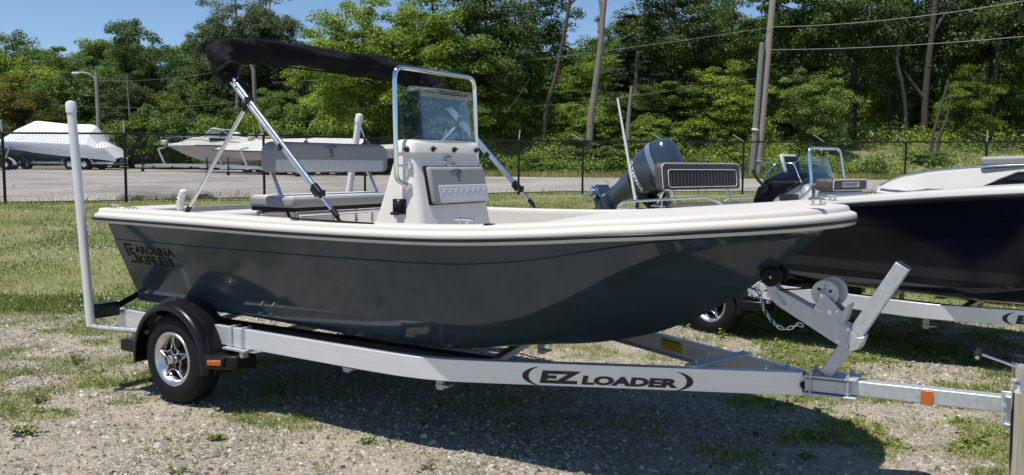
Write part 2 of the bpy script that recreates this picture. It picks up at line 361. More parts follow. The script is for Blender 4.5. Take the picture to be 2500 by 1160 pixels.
def build_hull(name, rows, m, parent, transom_u=None):
    mb = MB()
    full = [[(u, -w_, z_) for (u, w_, z_) in r_[::-1]]+[(u, w_, z_) for (u, w_, z_) in r_[1:]] for r_ in rows]
    mb.grid(full)
    n0 = len(full[0]); c = rows[0]
    mb.f.append(tuple(range(n0)))  # transom
    o = part(name, mb, m, parent, smooth=26); ns = len(rows[0]); cols = {ns-1-4, ns-1-6, ns-1+4, ns-1+6, ns-1-9, ns-1+9, ns-1-10, ns-1+10, ns-1}
    for e in o.data.edges:
        a, b = e.vertices
        if a % n0 == b % n0 and a % n0 in cols and abs(a-b) == n0: e.use_edge_sharp = True
    return o
T1 = dict(flat=1, keel=[(0, .50), (2.9, .50), (3.2, .53), (3.47, .574), (3.63, .611), (3.9, .69), (4.15, .814), (4.41, .986), (4.54, 1.105), (4.64, 1.19), (4.80, 1.33)],
          c2=[(0, .785, .61), (1.17, .775, .622), (1.93, .75, .597), (2.577, .72, .573), (2.984, .66, .591), (3.282, .60, .651), (3.549, .54, .763), (3.746, .48, .902), (3.975, .40, 1.104), (4.213, .30, 1.218), (4.438, .18, 1.258), (4.62, .09, 1.28), (4.8, 0, 1.33)],
          c1=[(0, .842, .69), (1.16, .842, .71), (1.7, .845, .734), (2.6, .86, .757), (3.161, .905, .786), (3.49, .92, .867), (3.753, .91, .99), (4.037, .87, 1.156), (4.238, .77, 1.252), (4.374, .62, 1.275), (4.507, .4, 1.286), (4.65, .2, 1.305), (4.8, 0, 1.335)],
          top=[(0, 1.075, 1.25), (2, 1.075, 1.24), (2.9, 1.075, 1.25), (3.3, 1.05, 1.265), (3.65, 1.025, 1.285), (3.9, .985, 1.305), (4.1, .93, 1.318), (4.3, .85, 1.33), (4.5, .70, 1.342), (4.65, .53, 1.352), (4.75, .34, 1.36), (4.8, .03, 1.365)])
us1 = np.concatenate([np.linspace(.06, 2.8, 30), np.linspace(2.85, 4.8, 60)])
rows1 = hull_rows(us1, T1)
hull = build_hull('hull', rows1, 'slate', skiff)
# gunwale sweep ---------------------------------------------------
def gun_path(tab, stern_u, stern_in, rc=.10, n_bow=14):
    """starboard half plan, from the transom notch round the stern corner to the bow centre; returns (u,w,z) + outward normal"""
    pts = []
    w0 = tab[0][1]; z0 = tab[0][2]
    pts += [(stern_u, stern_in, z0), (stern_u, (stern_in+w0)/2, z0), (stern_u, w0-rc, z0)]
    for k in range(1, 6): A = math.pi/2*k/6; pts.append((stern_u+rc-rc*math.cos(A), w0-rc+rc*math.sin(A), z0))
    us = [t[0] for t in tab]
    P = [Vector(t) for t in tab]
    out = []
    for i in range(len(P)-1):
        p0 = P[max(i-1, 0)]; p1 = P[i]; p2 = P[i+1]; p3 = P[i+2] if i+2 < len(P) else Vector((P[-2].x, -P[-2].y, P[-2].z))
        nseg = 6
        for k in range(nseg):
            t = k/nseg; d1 = (p2-p0)/2; d2 = (p3-p1)/2
            L1 = (p2-p1).length; 
            d1 = d1*(2*L1/max(1e-6, ((p1-p0).length+L1))) if i > 0 else (p2-p1)
            d2 = d2*(2*L1/max(1e-6, ((p3-p2).length+L1)))
            h00 = 2*t**3-3*t**2+1; h10 = t**3-2*t**2+t; h01 = -2*t**3+3*t**2; h11 = t**3-t**2
            out.append(tuple(p1*h00+d1*h10+p2*h01+d2*h11))
    pts += out[0 if tab[0][0] > stern_u+rc else 1:]; pts.append(tuple(P[-1])); return pts
def sweep(name, pts, sec, m, parent, smooth=30, closed=False, bevel=0):
    full = [(p[0], -p[1], p[2]) for p in pts]   # starboard is local -y
    full = full+[(p[0], p[1], p[2]) for p in pts[-2::-1]]
    rows = []; N = len(full)
    for i, p in enumerate(full):
        a, b = full[max(0, i-1)], full[min(N-1, i+1)]; t = Vector((b[0]-a[0], b[1]-a[1], 0)).normalized(); nrm = Vector((t.y, -t.x, 0))
        rows.append([(p[0]+nrm.x*o, p[1]+nrm.y*o, p[2]+z) if not callable(z) else (p[0]+nrm.x*o, p[1]+nrm.y*o, z(p)) for o, z in sec])
    mb = MB().grid(rows, closev=closed)
    if closed: mb.f += [tuple(range(len(sec)))]; mb.f += [tuple((N-1)*len(sec)+k for k in range(len(sec)))]
    return part(name, mb, m, parent, smooth=smooth)
GT1 = [(.0, 1.12, 1.233), (1, 1.12, 1.230), (2, 1.12, 1.226), (2.9, 1.12, 1.238), (3.3, 1.115, 1.255), (3.7, 1.085, 1.283), (4.0, 1.035, 1.308), (4.25, .96, 1.325), (4.48, .82, 1.341), (4.66, .65, 1.352), (4.82, .44, 1.363), (4.915, .22, 1.370), (4.95, 0, 1.373)]
gp1 = gun_path(GT1, -.11, .45)
sweep('gunwale_lip', gp1, [(-.08, .012), (-.01, -.004), (-.001, 0), (.0, .014), (-.03, .0145), (-.08, .0145)], 'white', skiff, closed=True)
sweep('gunwale_underside', [p for p in gp1 if p[0] > 3.2], [(-.05, .0135), (-.05, .010), (-.42, .0135), (-.42, .02)], 'slate', skiff)
sweep('rub_rail', gp1, [(-.03, .0155), (.003, .0155), (.007, .019), (.007, .026), (.003, .030), (-.03, .030)], 'black', skiff, closed=True)
FL = .86
sec_top = [(-.04, .0315), (.0, .0315), (.003, .042), (-.002, .056), (-.012, .062), (-.026, .065), (-.034, .070), (-.038, .085), (-.046, .094), (-.06, .098), (-.12, .101), (-.17, .101), (-.188, .097), (-.197, .086), (-.200, .06)]
sweep('gunwale', gp1, sec_top, 'cream', skiff, smooth=40)
for sgn in (-1, 1):
    rw = []
    for p in [p for p in gp1 if p[0] > .2 and p[0] < 3.7]:
        zf = max(FL, FL+(p[0]-3.1)*.55) if p[0] < 3.55 else p[2]+.035
        rw.append([(p[0], sgn*(p[1]-.200), p[2]+.062), (p[0], sgn*(p[1]-.225), p[2]-.10 if zf < p[2]-.1 else zf), (p[0], sgn*(p[1]-.262), zf)])
    part('inner_liner', MB().grid(rw), 'cream', skiff, smooth=50)
part('inner_liner', MB().box((.19, 0, 1.09), (.02, 1.72, .47)), 'cream', skiff)
# floor, transom inner wall, bow deck
mb = MB(); fl = [(p[0]+.0, max(0, p[1]-.265)) for p in gp1 if .15 < p[0] < 3.2 and p[1] > .3]
poly = [(u, w_) for u, w_ in fl]; mb.prism([(u, -w_) for u, w_ in poly]+[(u, w_) for u, w_ in poly[::-1]], lambda a, b: (a, b, FL-.03), lambda a, b: (a, b, FL))
part('floor', mb, 'cream', skiff, smooth=0)
mb = MB().box((-.03, 0, .98), (.10, .92, .34)).box((.30, 0, .93), (.04, 1.7, .26)); part('transom_well', mb, 'cream', skiff, bevel=.012)
def deck(pts, u0, inset, dz, zf, name, m, parent, crown=.012):
    sel = [p for p in pts if p[0] >= u0]; N = len(sel); full = [(p[0], -p[1], p[2]) for p in sel]+[(p[0], p[1], p[2]) for p in sel[-2::-1]]
    mb = MB(); rows = []
    ins = []
    for i, p in enumerate(full):
        a, b = full[max(0, i-1)], full[min(len(full)-1, i+1)]; t = Vector((b[0]-a[0], b[1]-a[1], 0)).normalized(); nrm = Vector((t.y, -t.x, 0))
        ins.append((p[0]-nrm.x*inset, p[1]-nrm.y*inset, p[2]+dz))
    n = len(ins)//2
    for i in range(n+1):
        a, b = ins[i], ins[len(ins)-1-i]; rows.append([(a[0]+(b[0]-a[0])*s, a[1]+(b[1]-a[1])*s, a[2]+crown*math.sin(math.pi*s)) for s in np.linspace(0, 1, 9)])
    mb.grid(rows)
    r0_ = rows[0]; mb.add(list(r0_)+[(q[0], q[1], zf) for q in r0_], [(i, i+1, 10+i, 9+i) for i in range(8)])
    return part(name, mb, m, parent, smooth=30)
deck(gp1, 3.58, .15, .099, 1.15, 'bow_deck', 'cream', skiff, .018)
# aft corner decks
for sgn in (-1, 1): part('aft_deck', MB().box((.10, sgn*.72, 1.318), (.30, .50, .02)), 'cream', skiff, bevel=.008)
part('bow_bulkhead', MB().box((3.30, 0, 1.0), (.04, 1.5, .34)), 'cream', skiff)
bvh = BVHTree.FromPolygons([tuple(v.co) for v in hull.data.vertices], [tuple(p.vertices) for p in hull.data.polygons])
def on_hull(u, z, off=.0015):
    loc, n, i, d = bvh.ray_cast(Vector((u, -3, z)), Vector((0, 1, 0)))
    return (loc.x, loc.y-off, loc.z) if loc else (u, -1, z)
# CS emblem strokes (unit box) : list of rectangles
CS = [(0, .35, .10, 1), (.0, .90, .5, 1), (0, .35, .16, .42), (.22, .70, .5, .80), (.22, .45, .32, .80), (.22, .45, .5, .55), (.40, .0, .5, .55), (0, 0, .5, .10)]
def emblem(name, fn, W_, H_, m, parent):
    mb = MB()
    for (a, b, c, d) in CS:
        P = [(a*W_*2, b*H_), (c*W_*2, b*H_), (c*W_*2, d*H_), (a*W_*2, d*H_)]; mb.add([fn(*q) for q in P], [(0, 1, 2, 3)])
    return part(name, mb, m, parent, smooth=0, recalc=False)
e = emblem('emblem', lambda x, y: on_hull(.155+x, .935-.0*x+y), .095, .145, 'olive', skiff)
text_part('lettering', 'AROLINA', .44, .060, lambda x, y: on_hull(.266+x, 1.010+y), 'olive', skiff, bold=.022)
text_part('lettering', 'KIFF', .21, .066, lambda x, y: on_hull(.262+x, .930+y), 'olive', skiff, bold=.022)
text_part('lettering', 'E18', .155, .068, lambda x, y: on_hull(.505+x, .930+y), 'olive', skiff, bold=.022)
text_part('lettering', 'JVX', .085, .034, lambda x, y: on_hull(.672+x, .928+y), 'navydecal', skiff, bold=.03, shear=.2)
# ------------------------------------------------------------------ console of the skiff
def rrect(u0_, u1_, w_, z, r, n=5, wr=None):
    """rounded rectangle in plan at height z: from u0..u1, +-w"""
    pts = []
    for (cu, cw, a0) in ((u1_-r, w_-r, 0), (u0_+r, w_-r, 90), (u0_+r, -w_+r, 180), (u1_-r, -w_+r, 270)):
        for k in range(n+1): A = R(a0+90*k/n); pts.append((cu+r*math.cos(A), cw+r*math.sin(A), z))
    return pts
def make_console(parent):
    mb = MB(); secs = []
    for z, u0_, u1_, ww, r in ((FL, 1.86, 2.455, .425, .05), (1.24, 1.99, 2.425, .402, .05), (1.50, 2.085, 2.369, .39, .05), (1.735, 2.165, 2.318, .38, .045), (1.742, 2.15, 2.335, .388, .05), (1.80, 2.16, 2.325, .384, .05), (1.822, 2.175, 2.312, .372, .045), (1.828, 2.21, 2.28, .34, .03)):
        secs.append(rrect(u0_, u1_, ww, z, r))
    mb.grid(secs, closev=True); mb.f.append(tuple((len(secs)-1)*24+k for k in range(24)))
    c = part('console', mb, 'console', parent, smooth=50)
    fz = lambda z: 2.425+(z-1.24)*(2.318-2.425)/(1.735-1.24)   # front face u at height z
    # cushion on the front
    def pt(w_, z, off): return (fz(z)+off, -w_, z)
    def slab(name, w0, w1, z0, z1, o0, o1, m, par, bev):
        mb = MB(); vs = [pt(w0, z0, o0), pt(w1, z0, o0), pt(w1, z1, o0), pt(w0, z1, o0), pt(w0, z0, o1), pt(w1, z0, o1), pt(w1, z1, o1), pt(w0, z1, o1)]
        mb.add(vs, [(0, 1, 2, 3), (4, 5, 6, 7), (0, 1, 5, 4), (1, 2, 6, 5), (2, 3, 7, 6), (3, 0, 4, 7)]); return part(name, mb, m, par, bevel=bev, seg=3)
    slab('cushion_backing', -.345, .295, 1.40, 1.655, .0, .012, 'blackmatte', c, .01)
    slab('cushion_pad', -.340, .288, 1.408, 1.650, .010, .050, 'vgrey', c, .020)
    slab('cushion_panel', -.336, .225, 1.414, 1.532, .012, .0525, 'vlight', c, .008)
    mb = MB()   # quilting ridges
    for k in range(8):
        wq = .19-k*.066
        mb.tube([pt(wq, 1.42, .0520), pt(wq, 1.475, .0530), pt(wq+.026, 1.505, .0530)], .0018, 5); mb.tube([pt(wq, 1.475, .0530), pt(wq-.026, 1.505, .0530)], .0018, 5)
    part('quilting', mb, 'vlight', c)
    emblem('emblem', lambda x, y: pt(.005-x, 1.555+y, .0508), .036, .056, 'decal', c)
    mb = MB(); mb.tube([pt(.075, 1.617, .0512), pt(.03, 1.622, .0512), pt(.01, 1.634, .0512), (pt(-.04, 1.632, .0512)), pt(-.06, 1.62, .0512), pt(-.02, 1.612, .0512)], .0028, 6)
    part('emblem', mb, 'decal', c)
    # oval speaker vent
    mb = MB()
    def oval(a, b, off, n=28): return [pt(a*math.cos(2*math.pi*k/n), 1.690+b*math.sin(2*math.pi*k/n), off) for k in range(n)]
    mb.grid([oval(.066, .036, .0), oval(.066, .036, .010), oval(.058, .029, .014), oval(.05, .024, .006)], closev=True); mb.f.append(tuple(3*28+k for k in range(28)))
    part('vent', mb, 'chrome', c, smooth=40)
    mb = MB()
    for k in range(-4, 5): mb.box(pt(k*.010+.0, 1.690, .010), (.006, .0035, .048-abs(k)*.006), Matrix.Rotation(R(28), 3, 'X'))
    part('vent_slats', mb, 'chrome', c)
    # latches under the top lip
    for wq in (.185, -.049, -.306):
        mb = MB(); mb.lathe([(0, 0), (.019, 0), (.019, .006), (.015, .013), (.007, .02), (0, .021)], (2.337, -wq, 1.767), 'x', 16); mb.box((2.355, -wq, 1.767), (.010, .034, .010), Matrix.Rotation(R(20), 3, 'X')); part('knob', mb, 'black', c)
    mb = MB(); mb.lathe([(0, 0), (.019, 0), (.019, -.006), (.015, -.013), (.007, -.02), (0, -.021)], (2.285, -.386, 1.762), 'y', 16); mb.box((2.285, -.404, 1.762), (.034, .010, .010)); part('knob', mb, 'black', c)
    # engine control on the starboard side
    sy = lambda z: -(.402-(z-1.24)*.046)
    mb = MB(); mb.box((2.232, sy(1.39)-.006, 1.392), (.105, .018, .098)); part('control_plate', mb, 'black', c, bevel=.006)
    mb = MB(); mb.lathe([(0, 0), (.034, 0), (.034, -.016), (.028, -.024), (.02, -.026), (.018, -.032), (0, -.033)], (2.232, sy(1.39)-.014, 1.392), 'y', 20); part('control_hub', mb, 'blackmatte', c)
    mb = MB(); mb.bar((2.232, sy(1.39)-.045, 1.392), (2.232, sy(1.39)-.05, 1.352), .018, .012, (1, 0, 0)); mb.cyl((2.20, sy(1.39)-.05, 1.348), (2.26, sy(1.39)-.05, 1.348), .010); part('control_lever', mb, 'blackmatte', c)
    mb = MB(); mb.box((2.232, sy(1.39)-.017, 1.432), (.016, .002, .008)); part('control_label', mb, 'paper', c)
    mb = MB(); mb.lathe([(0, .004), (.009, .003), (.009, 0), (0, 0)], (fz(1.29)+.001, .20, 1.29), 'x', 12); part('drain', mb, 'chrome', c)
    # grab rail over the console
    yy = .45
    for s_ in (1,):
        arc = []
        def corner(p, q, r_, s, n=7):  # rounded corner
            p, q, s = Vector(p), Vector(q), Vector(s); a = (p-q).normalized(); b = (s-q).normalized(); A = q+a*r_; B = q+b*r_; out = []
            for k in range(n+1): t = k/n; out.append(A*(1-t)**2+q*2*t*(1-t)+B*t*t)
            return out
        P = [(2.305, -.405, 1.525), (2.25, -.450, 1.560), (2.235, -.450, 2.285), (2.235, .430, 2.285), (2.25, .450, 1.560), (2.305, .405, 1.525)]
        pts = [Vector(P[0])]+corner(P[0], P[1], .045, P[2])+corner(P[1], P[2], .085, P[3])+corner(P[2], P[3], .085, P[4])+corner(P[3], P[4], .045, P[5])+[Vector(P[5])]
        part('grab_rail', MB().tube(pts, .0155, 14), 'chrome', c, smooth=60)
    for sgn in (-1, 1):
        mb = MB(); mb.cyl((2.305, sgn*.385, 1.525), (2.305, sgn*.410, 1.525), .026, 18); part('rail_flange', mb, 'chrome', c); mb = MB(); mb.cyl((2.303, sgn*.375, 1.655), (2.303, sgn*.400, 1.655), .022, 18); mb.cyl((2.240, sgn*.450, 1.655), (2.303, sgn*.395, 1.655), .009)
        part('rail_flange', mb, 'chrome', c)
    # windshield: front sheet with swept, lower side wings
    def ws(pts_, name='windshield'):
        mb = MB(); rows = [[Vector(p) for p in r_] for r_ in pts_]; mb.grid(rows)
        o = part(name, mb, 'tint', c, smooth=60); sd = o.modifiers.new('thickness', 'SOLIDIFY'); sd.thickness = .004; return o
    n = 9; rows = []
    for t in np.linspace(0, 1, 7):
        r_ = []
        for s_, uo, wo in ((-1, 2.185, .372), (-.97, 2.235, .372), (-.94, 2.285, .366), (-.86, 2.306, .34), (-.5, 2.312, .2), (0, 2.314, 0), (.5, 2.312, -.2), (.86, 2.306, -.34), (.94, 2.285, -.366), (.97, 2.235, -.372), (1, 2.185, -.372)):
            ht = {1: .275, .97: .285, .94: .300, .86: .345, .5: .348, 0: .35}[abs(s_)]
            z0 = 1.765 if abs(s_) >= .94 else 1.79
            r_.append((uo+.012-.045*t, -wo, z0+(1.822+ht-z0)*t))
        rows.append(r_)
    ws(rows)
    mb = MB(); mb.tube([rows[-1][k] for k in range(11)], .003, 6); mb.tube([r_[0] for r_ in rows], .003, 6); mb.tube([r_[-1] for r_ in rows], .003, 6); part('windshield_edge', mb, 'tintedge', c)
    text_part('windshield_lettering', 'CAROLINA', .20, .030, lambda x, y: (2.318-.045*((1.858+y-1.79)/.382), -.055+x*1.0, 1.858+y), 'piping', c, bold=.02)
    text_part('windshield_lettering', 'SKIFF', .11, .026, lambda x, y: (2.320-.045*((1.822+y-1.79)/.382), -.015+x, 1.826+y), 'piping', c, bold=.02)
    # wheel
    mb = MB(); cw = Vector((2.06, 0, 1.72)); tilt = Matrix.Rotation(R(-62), 3, 'Y')
    mb.tube([cw+tilt @ Vector((.17*math.cos(a), .17*math.sin(a), 0)) for a in np.linspace(0, 2*math.pi, 33)[:-1]], .011, 8, closed=True)
    for a in (0, 2.1, 4.2): mb.tube([cw, cw+tilt @ Vector((.17*math.cos(a), .17*math.sin(a), 0))], .007, 6)
    mb.cyl(cw, cw+Vector((.14, 0, -.06)), .03); part('steering_wheel', mb, 'blackmatte', c)
    # small black seat/display behind the console top
    return c
console = make_console(skiff)
mb = MB(); mb.box((1.90, .30, 1.62), (.05, .30, .23)); part('helm_backrest', mb, 'black', skiff, bevel=.045, seg=4)
# ------------------------------------------------------------------ leaning post with flip back
def rbox(name, c, size, m, par, bev, rot=None, seg=4):
    return part(name, MB().box(c, size, rot), m, par, bevel=bev, seg=seg)
seat = empty('leaning_post', (0, 0, 0), 0, skiff)
SU, SW = 1.20, .00
def backrest_slice(name, z0, z1, m, w0=-.60, w1=.60, th=.12, rtop=.10, rbot=.04):
    # rounded rectangle outline in (w,z) extruded along u
    n = 6; out = []
    for (cw_, cz, a0, r) in ((w1-rtop, z1-rtop*.99, 0, rtop), (w0+rtop, z1-rtop*.99, 90, rtop), (w0+rbot, z0+rbot, 180, rbot), (w1-rbot, z0+rbot, 270, rbot)):
        for k in range(n+1): A = R(a0+90*k/n); out.append((cw_+r*math.cos(A), cz+r*math.sin(A)))
    mb = MB(); mb.prism(out, lambda a, b: (SU-th/2, -a, b), lambda a, b: (SU+th/2, -a, b)); return part(name, mb, m, seat, bevel=.028, seg=4)
backrest_slice('backrest_pad', 1.600, 1.815, 'vgrey', -.62, .60, rtop=.085, rbot=.05)
backrest_slice('backrest_panel', 1.607, 1.697, 'vlight', -.555, .565, .129, .012, .03)
mb = MB()
for k in range(17):
    wq = .51-k*.064; x = SU+.0650
    mb.tube([(x, -wq, 1.618), (x, -wq, 1.654), (x, -wq-.032, 1.682)], .0019, 5); mb.tube([(x, -wq, 1.654), (x, -wq+.032, 1.682)], .0019, 5)
part('quilting', mb, 'vlight', seat)
emblem('emblem', lambda x, y: (SU+.0625, -.045+x, 1.715+y), .040, .062, 'decal', seat)
part('emblem', MB().tube([(SU+.063, -.09, 1.782), (SU+.063, -.05, 1.785), (SU+.063, -.02, 1.797), (SU+.063, .02, 1.794), (SU+.063, .03, 1.785), (SU+.063, 0, 1.779)], .003, 6), 'decal', seat)
for sgn in (-1, 1):
    mb = MB(); mb.bar((1.14, sgn*.50, 1.62), (1.36, sgn*.50, 1.20), .018, .034, (0, 1, 0)); part('backrest_arm', mb, 'tube', seat, bevel=.004)
rbox('seat_cushion_base', (1.22, 0, 1.345), (.42, 1.14, .03), 'blackmatte', seat, .008)
rbox('seat_cushion', (1.22, 0, 1.395), (.44, 1.16, .075), 'vgrey', seat, .022)
rbox('seat_cushion_pad', (1.22, -.0, 1.433), (.40, 1.12, .012), 'vlight', seat, .006)
mb = MB(); mb.tube([(1.42, -.52, 1.31), (1.42, .52, 1.31)], .014, 10); mb.tube([(1.02, -.52, 1.31), (1.02, .52, 1.31)], .014, 10)
part('seat_rail', mb, 'chrome', seat)
for su in (1.02, 1.42):
    for wq in (-.50, -.16, .25, .50): part('seat_leg', MB().cyl((su, wq, FL), (su, wq, 1.32), .013), 'chrome', seat)
rbox('cooler_box', (1.22, 0, 1.03), (.36, .92, .34), 'vgrey', seat, .02)
part('cooler_latch', MB().box((1.405, -.30, 1.235), (.015, .16, .05)), 'white', seat, bevel=.012)
# rear casting deck box with moulded top seen behind the seat
rbox('aft_bench', (.42, 0, 1.10), (.30, 1.56, .38), 'cream', skiff, .03)
# ------------------------------------------------------------------ bimini
bim = empty('bimini_top', (0, 0, 0), 0, skiff)
def spline(P, n=8):
    P = [Vector(p) for p in P]; out = []
    for i in range(len(P)-1):
        p0 = P[max(i-1, 0)]; p1 = P[i]; p2 = P[i+1]; p3 = P[min(i+2, len(P)-1)]
        for k in range(n): t = k/n; out.append(.5*((2*p1)+(p2-p0)*t+(2*p0-5*p1+4*p2-p3)*t*t+(3*p1-p0-3*p2+p3)*t**3))
    out.append(P[-1]); return out
arch = spline([(1.335, -1.0, 2.235), (1.25, -.985, 2.325), (1.185, -.93, 2.39), (1.165, -.78, 2.425), (1.165, -.5, 2.436), (1.19, -.0, 2.437), (1.23, .42, 2.43), (1.30, .72, 2.405), (1.40, .90, 2.33), (1.52, .965, 2.235), (1.62, .985, 2.15)], 14)
def boot():
    N = len(arch); n = 26; rows = []; prev = None
    for i, p in enumerate(arch):
        t = (arch[min(i+1, N-1)]-arch[max(i-1, 0)]).normalized(); a = (prev-t*prev.dot(t)).normalized() if prev is not None else t.cross(Vector((1, 0, 0))).normalized(); prev = a; b = t.cross(a)
        s = i/(N-1); base = .079+.009*math.sin(s*9+1)*0.6
        if s < .1: base *= .86+1.4*s
        if s > .88: base *= 1-(s-.88)*2.6
        row = []
        for k in range(n):
            A = 2*math.pi*k/n
            wr = .009*math.sin(3*A+s*23+2*math.sin(s*11))+.006*math.sin(5*A-s*37)-.010*max(0, math.sin(s*52+1.3*math.sin(A)+2*math.sin(s*17)))**6+.006*math.sin(s*90+2*A)*(vnf(s*30, A*2))+.008*(vnf(s*55, A*1.3+5)-.5)*2
            # vertical = thicker, slightly pointed at the bottom (zip seam)
            d = a*math.cos(A)+b*math.sin(A); rr = base+wr
            q = p+d*rr; q.z = p.z+(q.z-p.z)*1.02
            if d.z < -.85: q.z -= .012
            row.append(q)
        rows.append(row)
    mb = MB().grid(rows, closev=True); mb.f.append(tuple(range(n))); mb.f.append(tuple((N-1)*n+k for k in range(n)))
    return part('folded_canopy', mb, 'canvas', bim, smooth=80, sub=1)
def vnf(x, y): return float(vn(np.array([x+50.]), np.array([y+50.]))[0])
boot()
part('canopy_flap', MB().tube(spline([(1.33, -1.0, 2.25), (1.32, -1.005, 2.215), (1.31, -1.00, 2.19)], 3), [.05, .055, .055, .055, .052, .045, .03], 12), 'canvas', bim, smooth=70)
part('canopy_seam', MB().tube([p+Vector((0, 0, -.094)) for p in arch[18:-20]], .006, 6), 'canvas', bim)
for sgn in (-1, 1):
    A0, A1 = Vector((1.345, sgn*1.0, 2.22)), Vector((2.285, sgn*1.0, 1.335))
    if sgn > 0: A0 = Vector((1.56, .98, 2.18)); A1 = Vector((2.40, 1.03, 1.335))
    d = (A1-A0).normalized(); side = Vector((d.z, 0, -d.x))
    part('main_tube', MB().cyl(A0, A0+(A1-A0)*.86, .0145, 16), 'tube', bim, smooth=60)
    part('sleeve_tube', MB().cyl(A0+side*.024, A0+side*.024+(A1-A0)*.50, .014, 16), 'tube', bim, smooth=60)
    part('sleeve_tube', MB().cyl(A0+side*.012+(A1-A0)*.48, A0+side*.012+(A1-A0)*.80, .0165, 16), 'tube', bim, smooth=60)
    mb = MB(); q = A0+(A1-A0)*.80
    mb.cyl(q-d*.035, q+d*.04, .024, 14); mb.cyl(q+side*.02-d*.03, q+side*.02+d*.03, .02, 12); mb.box(q+d*.05-side*.01, (.03, .03, .05)); part('slider_joint', mb, 'black', bim, bevel=.003)
    mb = MB(); mb.cyl(A0+(A1-A0)*.84, A0+(A1-A0)*.95, .0115, 12); part('lower_tube', mb, 'chrome', bim)
    mb = MB(); q = A0+(A1-A0)*.955; mb.cyl(q-d*.03, q+d*.03, .017, 12); mb.bar(q, A1+Vector((0, 0, -.01)), .016, .016); mb.cyl(A1+Vector((0, -.018, -.012)), A1+Vector((0, .018, -.012)), .012); mb.box(A1+Vector((.02, 0, -.022)), (.085, .05, .012)); part('deck_hinge', mb, 'black', bim, bevel=.002)
    # strut to the stern
    S0 = A0+(A1-A0)*.19+Vector((-.01, 0, 0)); S1 = Vector((.875, sgn*1.0, 1.335)); dd = (S1-S0).normalized()
    part('strut_tube', MB().cyl(S0+dd*.06, S1, .0125, 14), 'tube', bim, smooth=60)
    part('strut_tube', MB().cyl(S0+dd*.09+Vector((-.022, .01, 0)), S1-dd*.06+Vector((-.020, .01, 0)), .008, 12), 'black', bim, smooth=60)
    mb = MB(); mb.cyl(S0, S0+dd*.075, .018, 12); mb.box(S0+Vector((0, 0, .01)), (.05, .035, .035)); mb.cyl(S0+dd*.02+Vector((-.03, 0, .01)), S0+dd*.02+Vector((.02, 0, -.01)), .008); part('strut_joint', mb, 'black', bim, bevel=.003)
    mb = MB(); mb.cyl(S1-dd*.05, S1, .017, 12); mb.bar(S1, S1+Vector((-.01, 0, -.02)), .02, .02, (0, 1, 0)); mb.box(S1+Vector((-.0, 0, -.025)), (.07, .045, .012)); part('strut_foot', mb, 'black', bim, bevel=.002)
    # sleeve end clamp on main tube
    q = A0+(A1-A0)*.50; mb = MB().cyl(q+side*.015-d*.02, q+side*.015+d*.02, .021, 12); mb.box(q+side*.035, (.03, .02, .02)); part('tube_clamp', mb, 'black', bim)
mb = MB().bar((1.42, -.985, 2.17), (1.30, -.95, 2.16), .06, .05); part('canopy_strap', mb, 'canvas', bim)
# ------------------------------------------------------------------ deck fittings
def cleat(u, w_, z, L_=.13, rot=0, parent=skiff):
    mb = MB(); m = Matrix.Rotation(rot, 3, 'Z'); P = lambda x, y, zz: Vector((u, w_, z))+m @ Vector((x, y, zz))
    mb.tube([P(-L_/2, 0, .026), P(-L_/4, 0, .031), P(L_/4, 0, .031), P(L_/2, 0, .026)], [.004, .007, .007, .004], 8)
    for x in (-.02, .02): mb.cyl(P(x, 0, 0), P(x, 0, .03), .007, 8)
    mb.box((u, w_, z+.002), (.07, .026, .004), m); part('cleat', mb, 'chrome', parent)
cleat(3.16, -.97, 1.346)
cleat(4.83, -.30, 1.482, .09, .7); cleat(.10, -1.03, 1.330, .10); cleat(4.72, .55, 1.475, .09, -.6)
mb = MB().tube([(1.985, -1.06, 1.333), (2.05, -1.06, 1.333), (2.6, -1.06, 1.333)], .006, 8); part('deck_track', mb, 'black', skiff)
part('deck_track_end', MB().box((1.97, -1.06, 1.335), (.06, .022, .014)), 'black', skiff, bevel=.004)
for wq in (): part('rod_holder', MB().lathe([(.0, 0), (.030, 0), (.034, .006), (.026, .012), (.018, .006), (.018, -.05)], (3.42, wq+.95*0-.55, FL+.0), 'z', 14), 'black', skiff)
mb = MB(); mb.lathe([(.0, 0), (.032, 0), (.036, .006), (.026, .012), (.018, .006)], (3.30, 1.02, 1.352), 'z', 14); part('rod_holder', mb, 'black', skiff)
mb = MB(); mb.lathe([(.0, 0), (.032, 0), (.036, .006), (.026, .012), (.018, .006)], (3.36, -1.02, 1.352), 'z', 14); part('rod_holder', mb, 'black', skiff)
# clear-wrapped light pole stub at the stern
mb = MB().tube(spline([(.70, -.93, 1.335), (.71, -.93, 1.39), (.73, -.93, 1.44), (.76, -.93, 1.475)], 4), [.016, .024, .027, .022, .026, .021, .028, .022, .027, .022, .026, .02, .012], 8); part('wrapped_fitting', mb, 'plastic', skiff)
part('stern_light_base', MB().cyl((.70, -.93, 1.325), (.70, -.93, 1.40), .012), 'black', skiff)
mb = MB()
for k in range(3): mb.tube([(.20+.05*k, -1.02, 1.337), (.23+.05*k, -1.04, 1.346), (.26+.05*k, -1.02, 1.337)], .005, 6)
part('hinge', mb, 'chrome', skiff)
# bow eye and tie-down strap
mb = MB().tube([(4.42, -.0, 1.0), (4.46, -.02, .99), (4.475, -.02, .955), (4.44, 0, .945), (4.41, 0, .96)], .006, 8); part('bow_eye', mb, 'chrome', skiff)
mb = MB(); mb.bar((.06, -.78, .70), (-.03, -.95, .60), .045, .006, (1, 0, 0)); part('tie_down_strap', mb, 'canvas', skiff)
